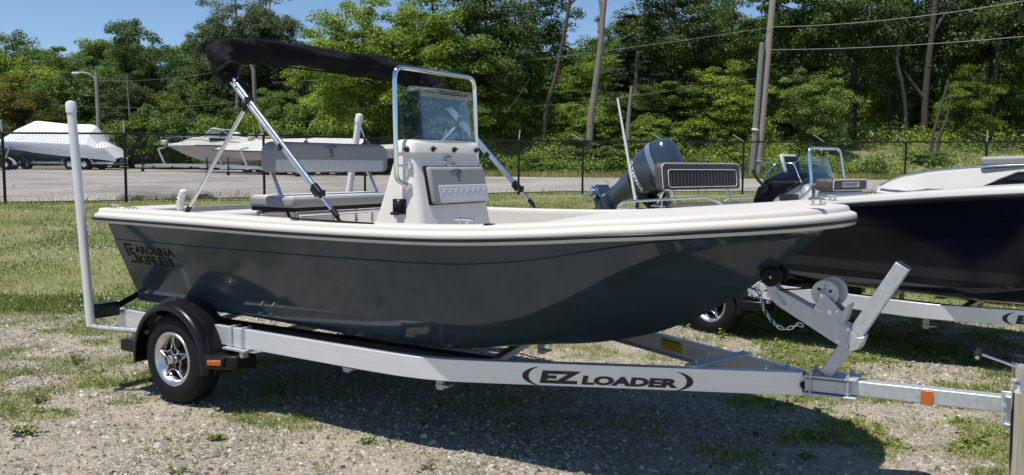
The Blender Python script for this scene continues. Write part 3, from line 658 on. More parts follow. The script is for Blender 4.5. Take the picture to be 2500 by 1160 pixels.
# hull decals: small grey stickers along the bottom edge
# ------------------------------------------------------------------ trailer
def make_wheel(tr, u, w_, Rr=.314, out=-1):
    """outer face at local y = out*w_; out=-1 is starboard"""
    y0 = out*w_; s = -out   # s: direction inward in y
    wd = .205
    wh = empty('wheel', (0, 0, 0), 0, tr)
    prof = [(.190, .020), (.196, .006), (.215, .001), (.245, .0), (.252, .003), (.268, .004), (.285, .012), (.297, .020), (.303, .028), (.3085, .036)]
    mb = MB(); n = 72; rows = []
    grooves = {.062, .098, .134, .170}
    ys = [.036, .047, .053, .058, .064, .070, .090, .096, .100, .106, .126, .132, .136, .142, .155, .161, .170]
    for k in range(n):
        A = 2*math.pi*k/n; row = []
        for (r_, h) in prof: row.append((r_, h))
        for yy_ in ys:
            g = min(abs(yy_-q) for q in (.061, .098, .134)) < .0045
            blk = (k % 2 == 0)
            rr_ = Rr-(.008 if g else 0)-(.005 if (blk and not g) else 0)
            row.append((rr_, yy_))
        for (r_, h) in prof[::-1]: row.append((r_, wd-h))
        rows.append([(u+r_*math.cos(A), y0+s*h, .314+r_*math.sin(A)) for r_, h in row])
    mb.grid(rows, closeu=True); part('tyre', mb, 'tyre', wh, smooth=35)
    c = (u, y0, .314)
    mb = MB(); mb.lathe([(.140, s*.055), (.150, s*.03), (.166, s*.008), (.180, s*.001), (.188, s*.003), (.192, s*.010), (.185, s*.03), (.185, s*.17), (.19, s*.19)], c, 'y', 56); part('rim', mb, 'cast', wh, smooth=40)
    mb = MB(); mb.lathe([(.0, s*.085), (.12, s*.080), (.158, s*.06), (.152, s*.045)], c, 'y', 40); part('rim_centre', mb, 'darkwheel', wh, smooth=40)
    for k in range(5):
        A = R(90+72*k); ca, sa = math.cos(A), math.sin(A)
        P = lambda r_, t, h: (u+r_*ca-t*sa, y0+s*h, .314+r_*sa+t*ca)
        mb = MB()
        # slim split spoke: two rails joined at the rim end, spreading into the hub star
        for sg in (-1, 1):
            mb.tube([P(.155, sg*.005, .022), P(.11, sg*.012, .020), (P(.075, sg*.022, .022)), P(.058, sg*.042, .030), P(.056, sg*.048, .034)], [.0045, .0042, .0042, .0042, .004], 6)
        part('spoke', mb, 'cast', wh, smooth=60)
        mb = MB(); mb.add([P(.157, -.010, .030), P(.157, .010, .030), P(.085, .022, .034), P(.05, .034, .040), P(.05, -.034, .040), P(.085, -.022, .034)], [(0, 1, 2, 3, 4, 5)]); mb.add([P(.157, -.010, .060), P(.157, .010, .060), P(.05, .034, .060), P(.05, -.034, .060)], [(0, 1, 2, 3)])
        part('spoke_web', mb, 'darkwheel', wh)
        mb = MB(); A2 = A+R(36); q = (u+.052*math.cos(A2), y0+s*.03, .314+.052*math.sin(A2)); mb.cyl((q[0], q[1]+s*.03, q[2]), q, .010, 6); part('lug_nut', mb, 'chrome', wh)
    mb = MB(); n = 24; rows = []
    for k in range(n*2):
        A = math.pi*k/n; rr_ = .032 if k % 2 else .029
        rows.append([(u+q*math.cos(A), y0+s*h, .314+q*math.sin(A)) for q, h in ((.036, .05), (.036, .022), (rr_, .020), (rr_, -.008), (.024, -.014), (0.0, -.012))])
    mb.grid(rows, closeu=True); part('hub_cap', mb, 'cast', wh, smooth=30)
    return wh
def make_fender(tr, u, w_, out):
    fe = empty('fender', (0, 0, 0), 0, tr); y0 = out*w_; s = -out
    # cross-section rolled: outer lip, face, crown with ridge, flat inner
    sec = [(-.012, .362), (-.016, .376), (-.013, .392), (-.004, .404), (.014, .412), (.034, .415), (.050, .412), (.054, .406), (.060, .406), (.064, .414), (.075, .418), (.225, .420), (.23, .40)]
    rows = []
    a0, a1 = -6, 188
    for k in range(45):
        A = R(a0+(a1-a0)*k/44); e = 1.0+.02*math.cos(A*2)
        rows.append([(u+.0+r_*math.cos(A)*.97, y0+s*h, .300+r_*math.sin(A)*.985) for h, r_ in sec])
    # inner web down to the frame side
    mb = MB().grid(rows); part('fender_shell', mb, 'black', fe, smooth=32)
    rows = []
    for k in range(45):
        A = R(a0+(a1-a0)*k/44); rows.append([(u+.418*math.cos(A)*.97, y0+s*.228, .300+.418*math.sin(A)*.985), (u+.30*math.cos(A)*.97, y0+s*.23, max(.30, .300+.30*math.sin(A)*.985))])
    part('fender_inner', MB().grid(rows), 'black', fe, smooth=32)
    # steps
    mb = MB(); poly = [(u+.345, .0), (u+.415, -.012), (u+.60, .075), (u+.63, .225), (u+.35, .225)]
    mb.prism(poly, lambda a, b: (a, y0+s*b, .400), lambda a, b: (a, y0+s*b, .308)); part('step', mb, 'black', fe, bevel=.012, seg=3)
    mb = MB(); mb.box((u-.50, y0+s*.12, .345), (.19, .19, .085)); part('step', mb, 'black', fe, bevel=.012)
    yl = y0+s*.018-s*.022
    d = Vector((.185, s*.087, 0)).normalized(); q = Vector((u+.475, y0+s*.013, .358)); n = Vector((d.y, -d.x, 0))*(1 if out < 0 else -1)
    m = Matrix((d, Vector((-d.y, d.x, 0)), Vector((0, 0, 1)))).transposed()
    part('marker_housing', MB().box(q+n*.006, (.125, .016, .060), m), 'blackmatte', fe, bevel=.008)
    part('marker_light', MB().box(q+n*.016, (.098, .016, .036), m), 'amber', fe, bevel=.005)
    return fe
RAIL = [(-.07, .94), (1.2, .94), (2.45, .94), (2.65, .932), (2.82, .910), (2.98, .868), (3.12, .806), (3.3, .720), (4.0, .385), (4.73, .035)]
def make_rail(tr, out):
    P = [(u, out*w_) for u, w_ in RAIL]; N = len(P); zt, zb = .570, .443; fl_, th = .055, .008
    sec = [(0, zb), (0, zt), (-fl_, zt), (-fl_, zt-th), (-th, zt-th), (-th, zb+th), (-fl_, zb+th), (-fl_, zb)]
    rows = []
    for i, p in enumerate(P):
        a, b = P[max(0, i-1)], P[min(N-1, i+1)]; t = Vector((b[0]-a[0], b[1]-a[1], 0)).normalized(); nrm = Vector((t.y, -t.x, 0))*(1 if out < 0 else -1)
        rows.append([(p[0]+nrm.x*o, p[1]+nrm.y*o, z) for o, z in sec])
    mb = MB().grid(rows, closev=True); mb.f += [tuple(range(8)), tuple((N-1)*8+k for k in range(8))]
    return part('frame_rail', mb, 'alu', tr, bevel=.003, seg=2, smooth=25)
def make_trailer(tr):
    for s in (-1, 1): make_rail(tr, s)
    for s in (-1, 1):
        make_wheel(tr, .75, 1.065, out=s); make_fender(tr, .75, 1.085, s)
        # u-bolts holding the axle bracket
        for uu in (1.235, 1.345):
            mb = MB(); yo = s*.955; mb.tube([(uu, yo, .425), (uu, yo, .572), (uu, yo-s*.006, .580), (uu, s*.87, .580)], .0065, 8); mb.cyl((uu, yo, .430), (uu, yo, .444), .011, 6); part('u_bolt', mb, 'galv', tr)
        mb = MB(); mb.box((1.29, s*.915, .432), (.22, .13, .014)); mb.box((1.36, s*.95, .41), (.03, .05, .05)); part('axle_bracket', mb, 'galv', tr, bevel=.002)
        # rear: light bracket, box and guide post
        mb = MB(); mb.tube([(.38, s*.98, .452), (.30, s*1.02, .455), (.10, s*1.17, .478), (.03, s*1.215, .492)], .018, 8); part('guide_bracket', mb, 'galv', tr)
        mb = MB(); mb.box((-.03, s*1.06, .585), (.10, .20, .105)); part('light_housing', mb, 'black', tr, bevel=.012)
        rbox('tail_light', (-.085, s*1.06, .585), (.012, .17, .08), 'red', tr, .004)
        a = Vector((.03, s*1.2, .488)); b = Vector((-.125, s*1.2, 2.075)) if s < 0 else Vector((.10, 1.16, 2.03))
        if s > 0: a = Vector((.10, 1.2, .488)); b = Vector((.38, 1.235, 2.10))
        part('guide_post', MB().cyl(a, b, .0305, 22), 'pvc', tr, smooth=60)
        d = (b-a).normalized(); part('guide_post_cap', MB().tube([b-d*.065, b-d*.064, b-d*.005, b+d*.012, b+d*.02], [.0335, .036, .036, .030, .012], 22), 'pvc', tr, smooth=45)
        # bunk board
        mb = MB(); mb.bar((.0, s*.62, .500), (3.05, s*.55, .510), .09, .04); part('bunk', mb, 'bunk', tr, bevel=.008)
        for uu in (.5, 1.95, 2.72): part('bunk_bracket', MB().box((uu, s*.60, .40), (.05, .02, .20)).box((uu+.03, s*.60, .33), (.09, .06, .012)), 'galv', tr)
        mb = MB(); mb.box((.75, s*.90, .385), (.5, .05, .012)).box((.75, s*.9, .36), (.12, .07, .06)); part('spring', mb, 'blackmatte', tr)
    part('axle', MB().box((.75, 0, .34), (.06, 1.8, .06)), 'galv', tr, bevel=.006)
    for uu, wa in ((-.04, .93), (1.95, .93), (2.72, .90)):
        mb = MB(); mb.bar((uu, -.89, .50), (uu, 0, .36), .07, .045); mb.bar((uu, 0, .36), (uu, .89, .50), .07, .045); part('cross_member', mb, 'galv', tr, bevel=.004)
    mb = MB(); mb.bar((4.18, -.27, .575), (4.34, .24, .575), .07, .02); part('tie_bar', mb, 'galv', tr, bevel=.003)
    for q in ((4.20, -.22), (4.33, .20), (4.55, -.10), (4.62, .07)): part('bolt', MB().lathe([(0, .03), (.006, .03), (.006, .014), (.013, .014), (.013, 0)], (q[0], q[1], .572), 'z', 6), 'galv', tr, smooth=0)
    # tongue
    mb = MB(); mb.bar((4.50, 0, .508), (5.70, 0, .545), .076, .078); part('tongue', mb, 'galv', tr, bevel=.006, seg=3)
    mb = MB(); mb.bar((4.745, 0, .511), (4.975, 0, .519), .112, .068); part('tongue_sleeve', mb, 'galv', tr, bevel=.004)
    mb = MB(); mb.bar((4.745, 0, .562), (5.01, 0, .572), .150, .012); part('stand_plate', mb, 'galv', tr, bevel=.002)
    mb = MB(); mb.bar((4.745, 0, .468), (5.01, 0, .476), .150, .010); part('stand_plate', mb, 'galv', tr, bevel=.002)
    for uu in (4.775, 4.965):
        for s in (-1, 1): part('u_bolt', MB().tube([(uu, s*.066, .44), (uu, s*.066, .60)], .0065, 8).cyl((uu, s*.066, .572), (uu, s*.066, .586), .012, 6), 'galv', tr)
    part('frame_end_roller', MB().cyl((4.742, -.05, .505), (4.742, .05, .505), .022, 12), 'blackmatte', tr)
    part('side_reflector', MB().box((5.337, -.0455, .528), (.056, .012, .072)), 'amber', tr, bevel=.003)
    # winch stand
    mb = MB(); mb.bar((4.845, 0, .572), (4.985, 0, .815), .07, .074, (0, 1, 0)); part('winch_post', mb, 'galv', tr, bevel=.005)
    mb = MB(); mb.bar((4.975, 0, .79), (5.195, 0, 1.180), .074, .080, (0, 1, 0)); part('upper_post', mb, 'galv', tr, bevel=.006, seg=3)
    mb = MB(); d = Vector((.22, 0, .39)).normalized(); mb.bar(Vector((5.195, 0, 1.180)), Vector((5.195, 0, 1.180))+d*.006, .066, .072, (0, 1, 0)); part('post_cap', mb, 'black', tr, bevel=.004)
    arm = [(4.517, 1.068), (4.523, 1.084), (4.538, 1.091), (4.553, 1.088), (4.561, 1.074), (4.57, 1.023), (4.59, 1.005), (4.644, .983), (4.933, .846), (4.961, .849), (4.965, .73), (4.897, .746), (4.586, .919), (4.542, .955), (4.519, 1.018)]
    for s in (-1, 1):
        mb = MB(); mb.prism(arm, lambda a, b: (a, s*.046, b), lambda a, b: (a, s*.041, b)); part('arm_plate', mb, 'galv', tr, bevel=.0015)
    mb = MB(); mb.bar((4.63, 0, .985), (4.93, 0, .844), .080, .004, (0, 0, 1)); part('arm_top', mb, 'galv', tr)
    mb = MB(); mb.tube([(4.572, -.048, .995), (4.60, -.050, .955), (4.628, -.050, .925)], .007, 8); part('arm_rib', mb, 'galv', tr)
    for q in ((4.538, 1.066), (4.952, .832), (4.905, .765), (4.955, .745)): part('bolt', MB().cyl((q[0], -.046, q[1]), (q[0], -.056, q[1]), .010, 6), 'chrome', tr)
    mb = MB(); mb.prism([(4.958, .835), (5.003, .795), (5.035, .800), (5.005, .735), (4.965, .715), (4.95, .73)], lambda a, b: (a, -.056, b), lambda a, b: (a, -.048, b)); part('clamp_plate', mb, 'galv', tr, bevel=.003)
    mb = MB(); mb.prism([(4.99, .805), (5.035, .800), (5.015, .735), (4.99, .725)], lambda a, b: (a, -.04, b), lambda a, b: (a, .06, b)); part('clamp_plate', mb, 'galv', tr, bevel=.004)
    for s in (-1, 1):
        mb = MB(); mb.lathe([(.014, -s*.034), (.044, -s*.034), (.050, -s*.028), (.050, -s*.012), (.030, 0), (.014, 0)][::1], (4.535, s*.042+(0.0), 1.072), 'y', 22); part('bow_roller', mb, 'blackmatte', tr)
    mb = MB(); mb.lathe([(.012, -.11), (.045, -.11), (.052, -.10), (.052, -.06), (.03, -.045), (.02, 0), (.02, .045), (.03, .05), (.052, .065), (.052, .1), (.045, .11), (.012, .11)], (4.545, .04, 1.074), 'y', 24); part('bow_roller', mb, 'blackmatte', tr, smooth=50)
    # winch
    wi = empty('winch', (0, 0, 0), 0, tr)
    mb = MB(); mb.lathe([(.0, -.034), (.020, -.034), (.026, -.030), (.050, -.030), (.060, -.034), (.069, -.034), (.071, -.030), (.071, -.027), (.062, -.024), (.034, -.022), (.034, .02), (.071, .023), (.071, .027), (0, .028)], (4.825, 0, 1.007), 'y', 36); part('drum', mb, 'galv', wi, smooth=40)
    rows = []
    for k in range(96):
        A = 2*math.pi*k/96; rr_ = .079 if k % 2 else .073; rows.append([(4.85+q*math.cos(A), h, 1.012+q*math.sin(A)) for q, h in ((.0, .036), (.07, .036), (rr_, .036), (rr_, .044), (.07, .044), (0, .044))])
    part('gear', MB().grid(rows, closeu=True), 'galv', wi, smooth=20)
    for q in ((4.795, 1.027), (4.853, 1.02)): part('drum_hole', MB().cyl((q[0], -.0335, q[1]), (q[0], -.0352, q[1]), .0085, 14), 'interior', wi)
    for q in ((4.823, 1.047), (4.823, 1.032)): part('drum_hole', MB().cyl((q[0], -.0335, q[1]), (q[0], -.0352, q[1]), .0028, 8), 'interior', wi)
    pl = [(4.806, 1.004), (4.816, 1.013), (4.83, 1.010), (4.917, .925), (4.918, .90), (4.900, .860), (4.776, .915), (4.776, .925)]
    for yy_ in (-.052, .046):
        mb = MB(); mb.prism(pl, lambda a, b: (a, yy_, b), lambda a, b: (a, yy_+.005, b)); part('side_plate', mb, 'galv', wi, bevel=.0012)
    for q, rr_ in (((4.816, .998), .011), ((4.858, .915), .013), ((4.897, .923), .008)): part('bolt', MB().cyl((q[0], -.052, q[1]), (q[0], -.062, q[1]), rr_, 8), 'chrome', wi)
    mb = MB(); m = Matrix.Rotation(R(25), 3, 'Y'); mb.box((4.80, -.053, .925), (.034, .0015, .026), m); part('label', mb, 'paper', wi)
    text_part('label_print', 'EZ LOADER', .026, .006, lambda x, y: (4.79+x*.9, -.0545, .931+y-x*.42), 'red', wi, bold=.03)
    mb = MB(); mb.prism([(4.917, .925), (4.955, .965), (4.960, .955), (4.945, .90), (4.935, .865), (4.90, .862)], lambda a, b: (a, -.050, b), lambda a, b: (a, .045, b)); part('ratchet_guard', mb, 'galv', wi, bevel=.003)
    mb = MB(); mb.box((4.925, 0, .855), (.07, .085, .014), Matrix.Rotation(R(25), 3, 'Y')); part('winch_base', mb, 'galv', wi)
    mb = MB(); mb.bar((4.50, 0, .990), (4.79, .0, 1.03), .05, .004); part('winch_strap', mb, 'bunk', wi)
    # safety chain
    ch = spline([(4.452, -.01, 1.005), (4.485, -.03, .975), (4.500, -.045, .924), (4.522, -.05, .880), (4.560, -.055, .836), (4.596, -.055, .808), (4.632, -.055, .801), (4.668, -.055, .812), (4.697, -.052, .832), (4.722, -.05, .825)], 10)
    L_ = [0]
    for i in range(1, len(ch)): L_.append(L_[-1]+(ch[i]-ch[i-1]).length)
    nl = int(L_[-1]/.0265)
    for k in range(nl):
        s = (k+.5)/nl*L_[-1]; i = max(j for j in range(len(L_)-1) if L_[j] <= s); t = (ch[i+1]-ch[i]).normalized(); p = ch[i]+(ch[i+1]-ch[i])*((s-L_[i])/max(1e-6, L_[i+1]-L_[i]))
        sd = t.cross(Vector((0, 1, 0))).normalized(); sd = sd if k % 2 else (sd*.35+Vector((0, 1, 0))).normalized()
        ring = [p+t*(.0165*math.cos(a)+(.006 if math.cos(a) > 0 else -.006))*.82+sd*.0085*math.sin(a) for a in np.linspace(0, 2*math.pi, 13)[:-1]]
        part('chain_link', MB().tube(ring, .0028, 5, closed=True), 'chrome', tr)
    # jack
    jk = empty('jack', (0, 0, 0), 0, tr)
    jy = -.135
    part('jack_tube', MB().cyl((5.745, jy, .19), (5.733, jy, .785), .037, 26), 'galv' if False else 'chrome', jk, smooth=60)
    part('jack_foot', MB().cyl((5.748, jy, .02), (5.745, jy, .30), .030, 20), 'chrome', jk, smooth=60)
    part('jack_foot_pad', MB().cyl((5.748, jy, .0), (5.748, jy, .02), .07, 20), 'galv', jk)
    part('jack_cap', MB().tube([(5.733, jy, .780), (5.733, jy, .800), (5.7325, jy, .810)], [.0385, .0385, .034], 26), 'black', jk, smooth=40)
    mb = MB(); mb.cyl((5.735, jy, .778), (5.735, jy, .706), .0375, 26); part('jack_collar', mb, 'chrome', jk, smooth=60)
    rows = [[(5.7345+.0382*math.cos(A), jy+.0382*math.sin(A), z) for A in np.linspace(R(180), R(330), 16)] for z in (.640, .706)]
    part('jack_label', MB().grid(rows), 'paper', jk)
    text_part('jack_lettering', 'ROSS', .040, .013, lambda x, y: (5.7345+.0386*math.cos(R(212)+x/.0386), jy+.0386*math.sin(R(212)+x/.0386), .680+y), 'red', jk, bold=.04)
    mb = MB(); mb.lathe([(0, .001), (.006, .001), (.006, 0)], (0, 0, 0), 'y', 8)
    part('crank_arm', MB().tube([(5.735, jy-.05, .770), (5.715, jy-.065, .770), (5.56, jy-.075, .815)], .0065, 10), 'chrome', jk, smooth=60)
    part('crank_hub', MB().cyl((5.735, jy-.035, .770), (5.735, jy-.075, .770), .011, 12), 'galv', jk)
    part('crank_handle', MB().tube([(5.562, jy-.055, .822), (5.562, jy-.06, .822), (5.562, jy-.125, .805), (5.562, jy-.130, .804)], [.012, .016, .019, .015], 16), 'blackmatte', jk, smooth=50)
    part('crank_handle_end', MB().cyl((5.562, jy-.129, .8045), (5.562, jy-.1335, .8035), .009, 12), 'chrome', jk)
    mb = MB(); mb.box((5.685, -.062, .532), (.055, .016, .175)); mb.box((5.70, -.09, .60), (.05, .05, .012)).box((5.70, -.09, .47), (.05, .05, .012)); part('jack_mount', mb, 'galv', jk, bevel=.004)
    for zz in (.595, .545, .50, .47): part('mount_bolt', MB().cyl((5.675, -.068, zz), (5.675, -.078, zz), .008, 8), 'chrome', jk)
    mb = MB(); mb.bar((5.70, 0, .545), (6.05, 0, .555), .07, .07); part('coupler', mb, 'galv', tr, bevel=.008)
    # lettering on the straight front part of the rail
    a = Vector((3.12, -.806, 0)); b = Vector((4.73, -.035, 0)); dr = (b-a).normalized(); nr = Vector((dr.y, -dr.x, 0))
    def onr(off): return lambda x, y, shear=0: tuple(Vector((3.155, 0, 0))+Vector((0, -.806+(.035*dr.y/dr.x), 0))+dr*x+nr*off+Vector((0, 0, y)))
    def putt(s, x0, W_, H_, y0, bold):
        for nm, mt, off, bd in (('lettering_outline', 'greyline', .0014, bold+.022), ('lettering', 'decal', .0026, bold)):
            f = onr(off); e = (bd-bold)*.8*H_*.6
            text_part(nm, s, W_+2*e, H_+2*e, lambda x, y: f(x0+x-e+.22*(y-e), y0+y-e), mt, tr, bold=bd)
    putt('EZ', .328, .215, .072, .457, .045)
    putt('LOADER', .560, .525, .052, .457, .045)
    def swoosh(c, r1, sgn):
        mb = MB(); n = 14; f = onr(.0024); o, i_ = [], []
        for k in range(n+1):
            A = R(-62+124*k/n); th = .036*math.cos(A)**1.3
            ox = c-sgn*(.15*math.cos(A)-.07); oy = .496+.052*math.sin(A)/math.sin(R(62))
            o.append(f(ox, oy)); i_.append(f(ox+sgn*th, oy))
        mb.grid([o, i_]); part('swoosh', mb, 'decal', tr, smooth=0, recalc=False)
    swoosh(.31, 0, 1); swoosh(1.09, 0, -1)
    # data plates on inner face of the far rail
    def onf(x, y, off=.0095+.0015):
        a = Vector((3.12, .806, 0)); b = Vector((4.73, .035, 0)); d = (b-a).normalized(); n = Vector((-d.y, d.x, 0)); n = n if n.y < 0 else -n
        return tuple(a+d*x+n*off+Vector((0, 0, y)))
    for nm, x0, x1, y0, y1, mt in (('data_plate', .62, .83, .470, .545, 'yellow'), ('data_plate', .845, 1.06, .475, .545, 'paper')):
        part(nm, MB().add([onf(x0, y0), onf(x1, y0), onf(x1, y1), onf(x0, y1)], [(0, 1, 2, 3)]), mt, tr, smooth=0)
    mb = MB()
    rg = random.Random(2)
    for x0, x1 in ((.63, .82), (.855, 1.05)):
        for r_ in range(6):
            yy_ = .478+r_*.010; x = x0
            while x < x1-.012:
                L2 = rg.uniform(.006, .022); L2 = min(L2, x1-x); mb.add([onf(x, yy_, .0115), onf(x+L2, yy_, .0115), onf(x+L2, yy_+.0045, .0115), onf(x, yy_+.0045, .0115)], [(0, 1, 2, 3)]); x += L2+.004
    part('plate_print', mb, 'decal', tr, smooth=0)
    mb = MB()
    for x0, y0 in ((.635, .533),): mb.add([onf(x0, y0, .012), onf(x0+.17, y0, .012), onf(x0+.17, y0+.007, .012), onf(x0, y0+.007, .012)], [(0, 1, 2, 3)])
    part('plate_print', mb, 'decal', tr, smooth=0)
make_trailer(trailer)
# ------------------------------------------------------------------ navy boat and its trailer
PHI2 = .855; ROOT2 = (2.33, 9.95, -.05)
tr2 = copy_tree(trailer); tr2.location = ROOT2; tr2.rotation_euler = (0, 0, -PHI2); tr2.name = 'boat_trailer'
for ch in list(tr2.children):
    if ch.name.startswith('guide_'): bpy.data.objects.remove(ch)
    elif ch.name.startswith('fender'):
        for g_ in list(ch.children):
            if g_.name.startswith('marker'): bpy.data.objects.remove(g_)
tag(tr2, 'aluminium trailer behind the first one, under the dark navy boat')
nb = empty('navy_boat', ROOT2, -PHI2)
tag(nb, 'dark navy centre console boat with brown seats and a tilted blue-grey outboard', 'boat')
T2 = dict(keel=[(-.7, .52), (3.2, .52), (3.8, .56), (4.4, .72), (4.9, 1.0), (5.3, 1.35), (5.6, 1.62)],
          c2=[(-.7, .86, .70), (2, .88, .66), (3.2, .86, .68), (4.0, .66, .86), (4.6, .42, 1.12), (5.2, .14, 1.42), (5.6, 0, 1.63)],
          c1=[(-.7, .93, .74), (2, .94, .73), (3.3, .93, .74), (4.0, .78, .93), (4.6, .52, 1.20), (5.2, .2, 1.48), (5.6, 0, 1.635)],
          top=[(-.7, 1.04, 1.11), (.6, 1.07, 1.215), (1.5, 1.09, 1.30), (2.3, 1.09, 1.385), (3.0, 1.07, 1.45), (3.7, 1.0, 1.51), (4.4, .82, 1.57), (5.0, .5, 1.61), (5.4, .22, 1.635), (5.6, .02, 1.645)], belly=.02)
us2 = np.linspace(-.7, 5.6, 70); rows2 = hull_rows(us2, T2)
hull2 = build_hull('hull', rows2, 'navy', nb)
GT2 = [(-.65, 1.09, 1.10), (0, 1.10, 1.155), (.6, 1.12, 1.215), (1.5, 1.13, 1.30), (2.3, 1.13, 1.385), (3.0, 1.11, 1.455), (3.7, 1.04, 1.515), (4.4, .86, 1.575), (5.0, .55, 1.62), (5.45, .22, 1.645), (5.66, 0, 1.66)]
gp2 = gun_path(GT2, -.78, .35)
sweep('rub_rail', gp2, [(-.08, -.012), (-.01, -.014), (.004, -.006), (.008, .006), (.004, .016), (-.02, .018), (-.08, .018)], 'black', nb, closed=True)
sweep('gunwale', gp2, [(-.04, .019), (-.004, .019), (.0, .03), (-.006, .055), (-.02, .074), (-.05, .086), (-.12, .09), (-.19, .09), (-.205, .08), (-.21, .05), (-.22, -.35)], 'white', nb)
deck(gp2, 2.9, .19, .088, .9, 'bow_deck', 'white', nb, .02)
mb = MB(); mb.box((.9, 0, .86), (3.6, 1.9, .04)); part('floor', mb, 'white', nb)
mb = MB()
bvh2 = BVHTree.FromPolygons([tuple(v.co) for v in hull2.data.vertices], [tuple(p.vertices) for p in hull2.data.polygons])
def on2(u, z, off=.002):
    loc, n, i, d = bvh2.ray_cast(Vector((u, -3, z)), Vector((0, 1, 0))); return (loc.x, loc.y-off, loc.z) if loc else (u, -1, z)
mb = MB(); rr_ = [[on2(u, z) for u in np.linspace(.6, 4.0, 50)] for z in (.80, .89)]; mb.grid(rr_); part('boot_stripe', mb, 'navygrey', nb, recalc=False)
# console 2
cu0, cu1, cz = .85, 1.38, .88
mb = MB(); secs = []
for z, a, b, ww in ((.88, .85, 1.52, .33), (1.25, .90, 1.47, .32), (1.42, .97, 1.42, .30), (1.52, 1.02, 1.36, .28), (1.545, 1.08, 1.30, .24)): secs.append(rrect(a, b, ww, z, .06))
mb.grid(secs, closev=True); mb.f.append(tuple(4*24+k for k in range(24))); c2 = part('console', mb, 'white', nb, smooth=50)
mb = MB(); secs = []
for z, a, b, ww in ((1.36, .78, .98, .30), (1.50, .80, 1.20, .33), (1.575, .86, 1.30, .33), (1.64, .98, 1.26, .30), (1.675, 1.06, 1.20, .22)): secs.append(rrect(a, b, ww, z, .05))
mb.grid(secs, closev=True); mb.f += [tuple(4*24+k for k in range(24)), tuple(range(24))]; part('console_top', mb, 'navy', c2, smooth=60)
mb = MB(); secs = []
for z, a, b, ww in ((1.15, .74, .95, .26), (1.35, .70, .92, .30), (1.50, .76, 1.0, .30)): secs.append(rrect(a, b, ww, z, .05))
mb.grid(secs, closev=True); mb.f += [tuple(2*24+k for k in range(24))]; part('dash_side', mb, 'navy', c2, smooth=60)
part('instrument', MB().box((1.0, -.06, 1.74), (.03, .30, .22), Matrix.Rotation(R(-18), 3, 'Y')), 'white', c2, bevel=.02)
part('instrument_screen', MB().box((.978, -.06, 1.745), (.012, .26, .17), Matrix.Rotation(R(-18), 3, 'Y')), 'black', c2, bevel=.006)
part('instrument_screen', MB().box((1.03, -.06, 1.745), (.02, .24, .16), Matrix.Rotation(R(-18), 3, 'Y')), 'black', c2, bevel=.006)
mb = MB(); cw = Vector((.80, 0, 1.62)); tl = Matrix.Rotation(R(-58), 3, 'Y')
mb.tube([cw+tl @ Vector((.19*math.cos(a), .19*math.sin(a), 0)) for a in np.linspace(0, 2*math.pi, 33)[:-1]], .013, 8, closed=True)
for a in (0.5, 2.6, 4.7): mb.tube([cw, cw+tl @ Vector((.19*math.cos(a), .19*math.sin(a), 0))], .009, 6)
part('steering_wheel', mb, 'chrome', c2, smooth=60)
part('throttle_lever', MB().tube([(.90, -.36, 1.50), (.82, -.38, 1.58), (.78, -.38, 1.65), (.74, -.34, 1.665)], [.018, .016, .018, .022], 8), 'blackmatte', c2)
part('throttle_base', MB().cyl((.90, -.32, 1.49), (.90, -.37, 1.49), .045), 'blackmatte', c2)
P = [(1.25, -.36, 1.33), (1.42, -.33, 1.50), (1.36, -.32, 1.905), (1.36, .30, 1.905), (1.42, .33, 1.50), (1.25, .36, 1.33)]
def rounded(P, r_):
    P = [Vector(p) for p in P]; out = [P[0]]
    for i in range(1, len(P)-1):
        A = P[i]+(P[i-1]-P[i]).normalized()*r_; B = P[i]+(P[i+1]-P[i]).normalized()*r_
        for k in range(7): t = k/6; out.append(A*(1-t)**2+P[i]*2*t*(1-t)+B*t*t)
    return out+[P[-1]]
part('grab_rail', MB().tube(rounded(P, .07), .016, 12), 'tube', c2, smooth=60)
rows = []
for t in np.linspace(0, 1, 5): rows.append([(a-.10*t, -b, 1.55+(.27*t if abs(b) < .33 else .20*t)) for a, b in ((.95, .40), (1.16, .39), (1.31, .34), (1.37, .22), (1.38, 0), (1.37, -.22), (1.31, -.34), (1.16, -.39), (.95, -.40))])
o = part('windshield', MB().grid(rows), 'tint', c2, smooth=60); sd = o.modifiers.new('t', 'SOLIDIFY'); sd.thickness = .004
part('windshield_edge', MB().tube(rows[-1], .004, 6), 'tintedge', c2)
for wq in (-.2, .1): part('windshield_seam', MB().tube([r_[2 if wq < 0 else 6] for r_ in rows], .003, 5), 'piping', c2)
# forward console cushion
part('seat_cushion', MB().box((1.52, .06, 1.535), (.20, .72, .125)), 'brown', c2, bevel=.04, seg=4)
part('seat_base', MB().box((1.52, .06, 1.20), (.18, .66, .55)), 'white', c2, bevel=.04, seg=4)
def ringp(u_, w0, w1, z0, z1, r_):
    return rounded([((u_), -w0-.0, (z0+z1)/2), (u_, -w0, z1), (u_, -w1, z1), (u_, -w1, z0), (u_, -w0, z0), (u_, -w0, (z0+z1)/2)], r_)
part('piping', MB().tube(ringp(1.622, -.40, .28, 1.482, 1.588, .03), .005, 6), 'piping', c2)
part('emblem_patch', MB().box((1.622, .07, 1.54), (.003, .34, .052)), 'piping', c2)
text_part('patch_lettering', 'EDENDERRY', .30, .034, lambda x, y: (1.6245, -.08+x, 1.523+y), 'decal', c2, bold=.03)
part('speaker', MB().lathe([(0, -.012), (.05, -.012), (.062, -.006), (.065, 0)], (1.22, -.325, 1.27), 'y', 24), 'chrome', c2)
part('glovebox_opening', MB().box((1.16, -.322, 1.40), (.22, .012, .07)), 'interior', c2, bevel=.012)
part('switch_panel', MB().box((.90, -.322, 1.24), (.10, .02, .15)), 'blackmatte', c2, bevel=.008)
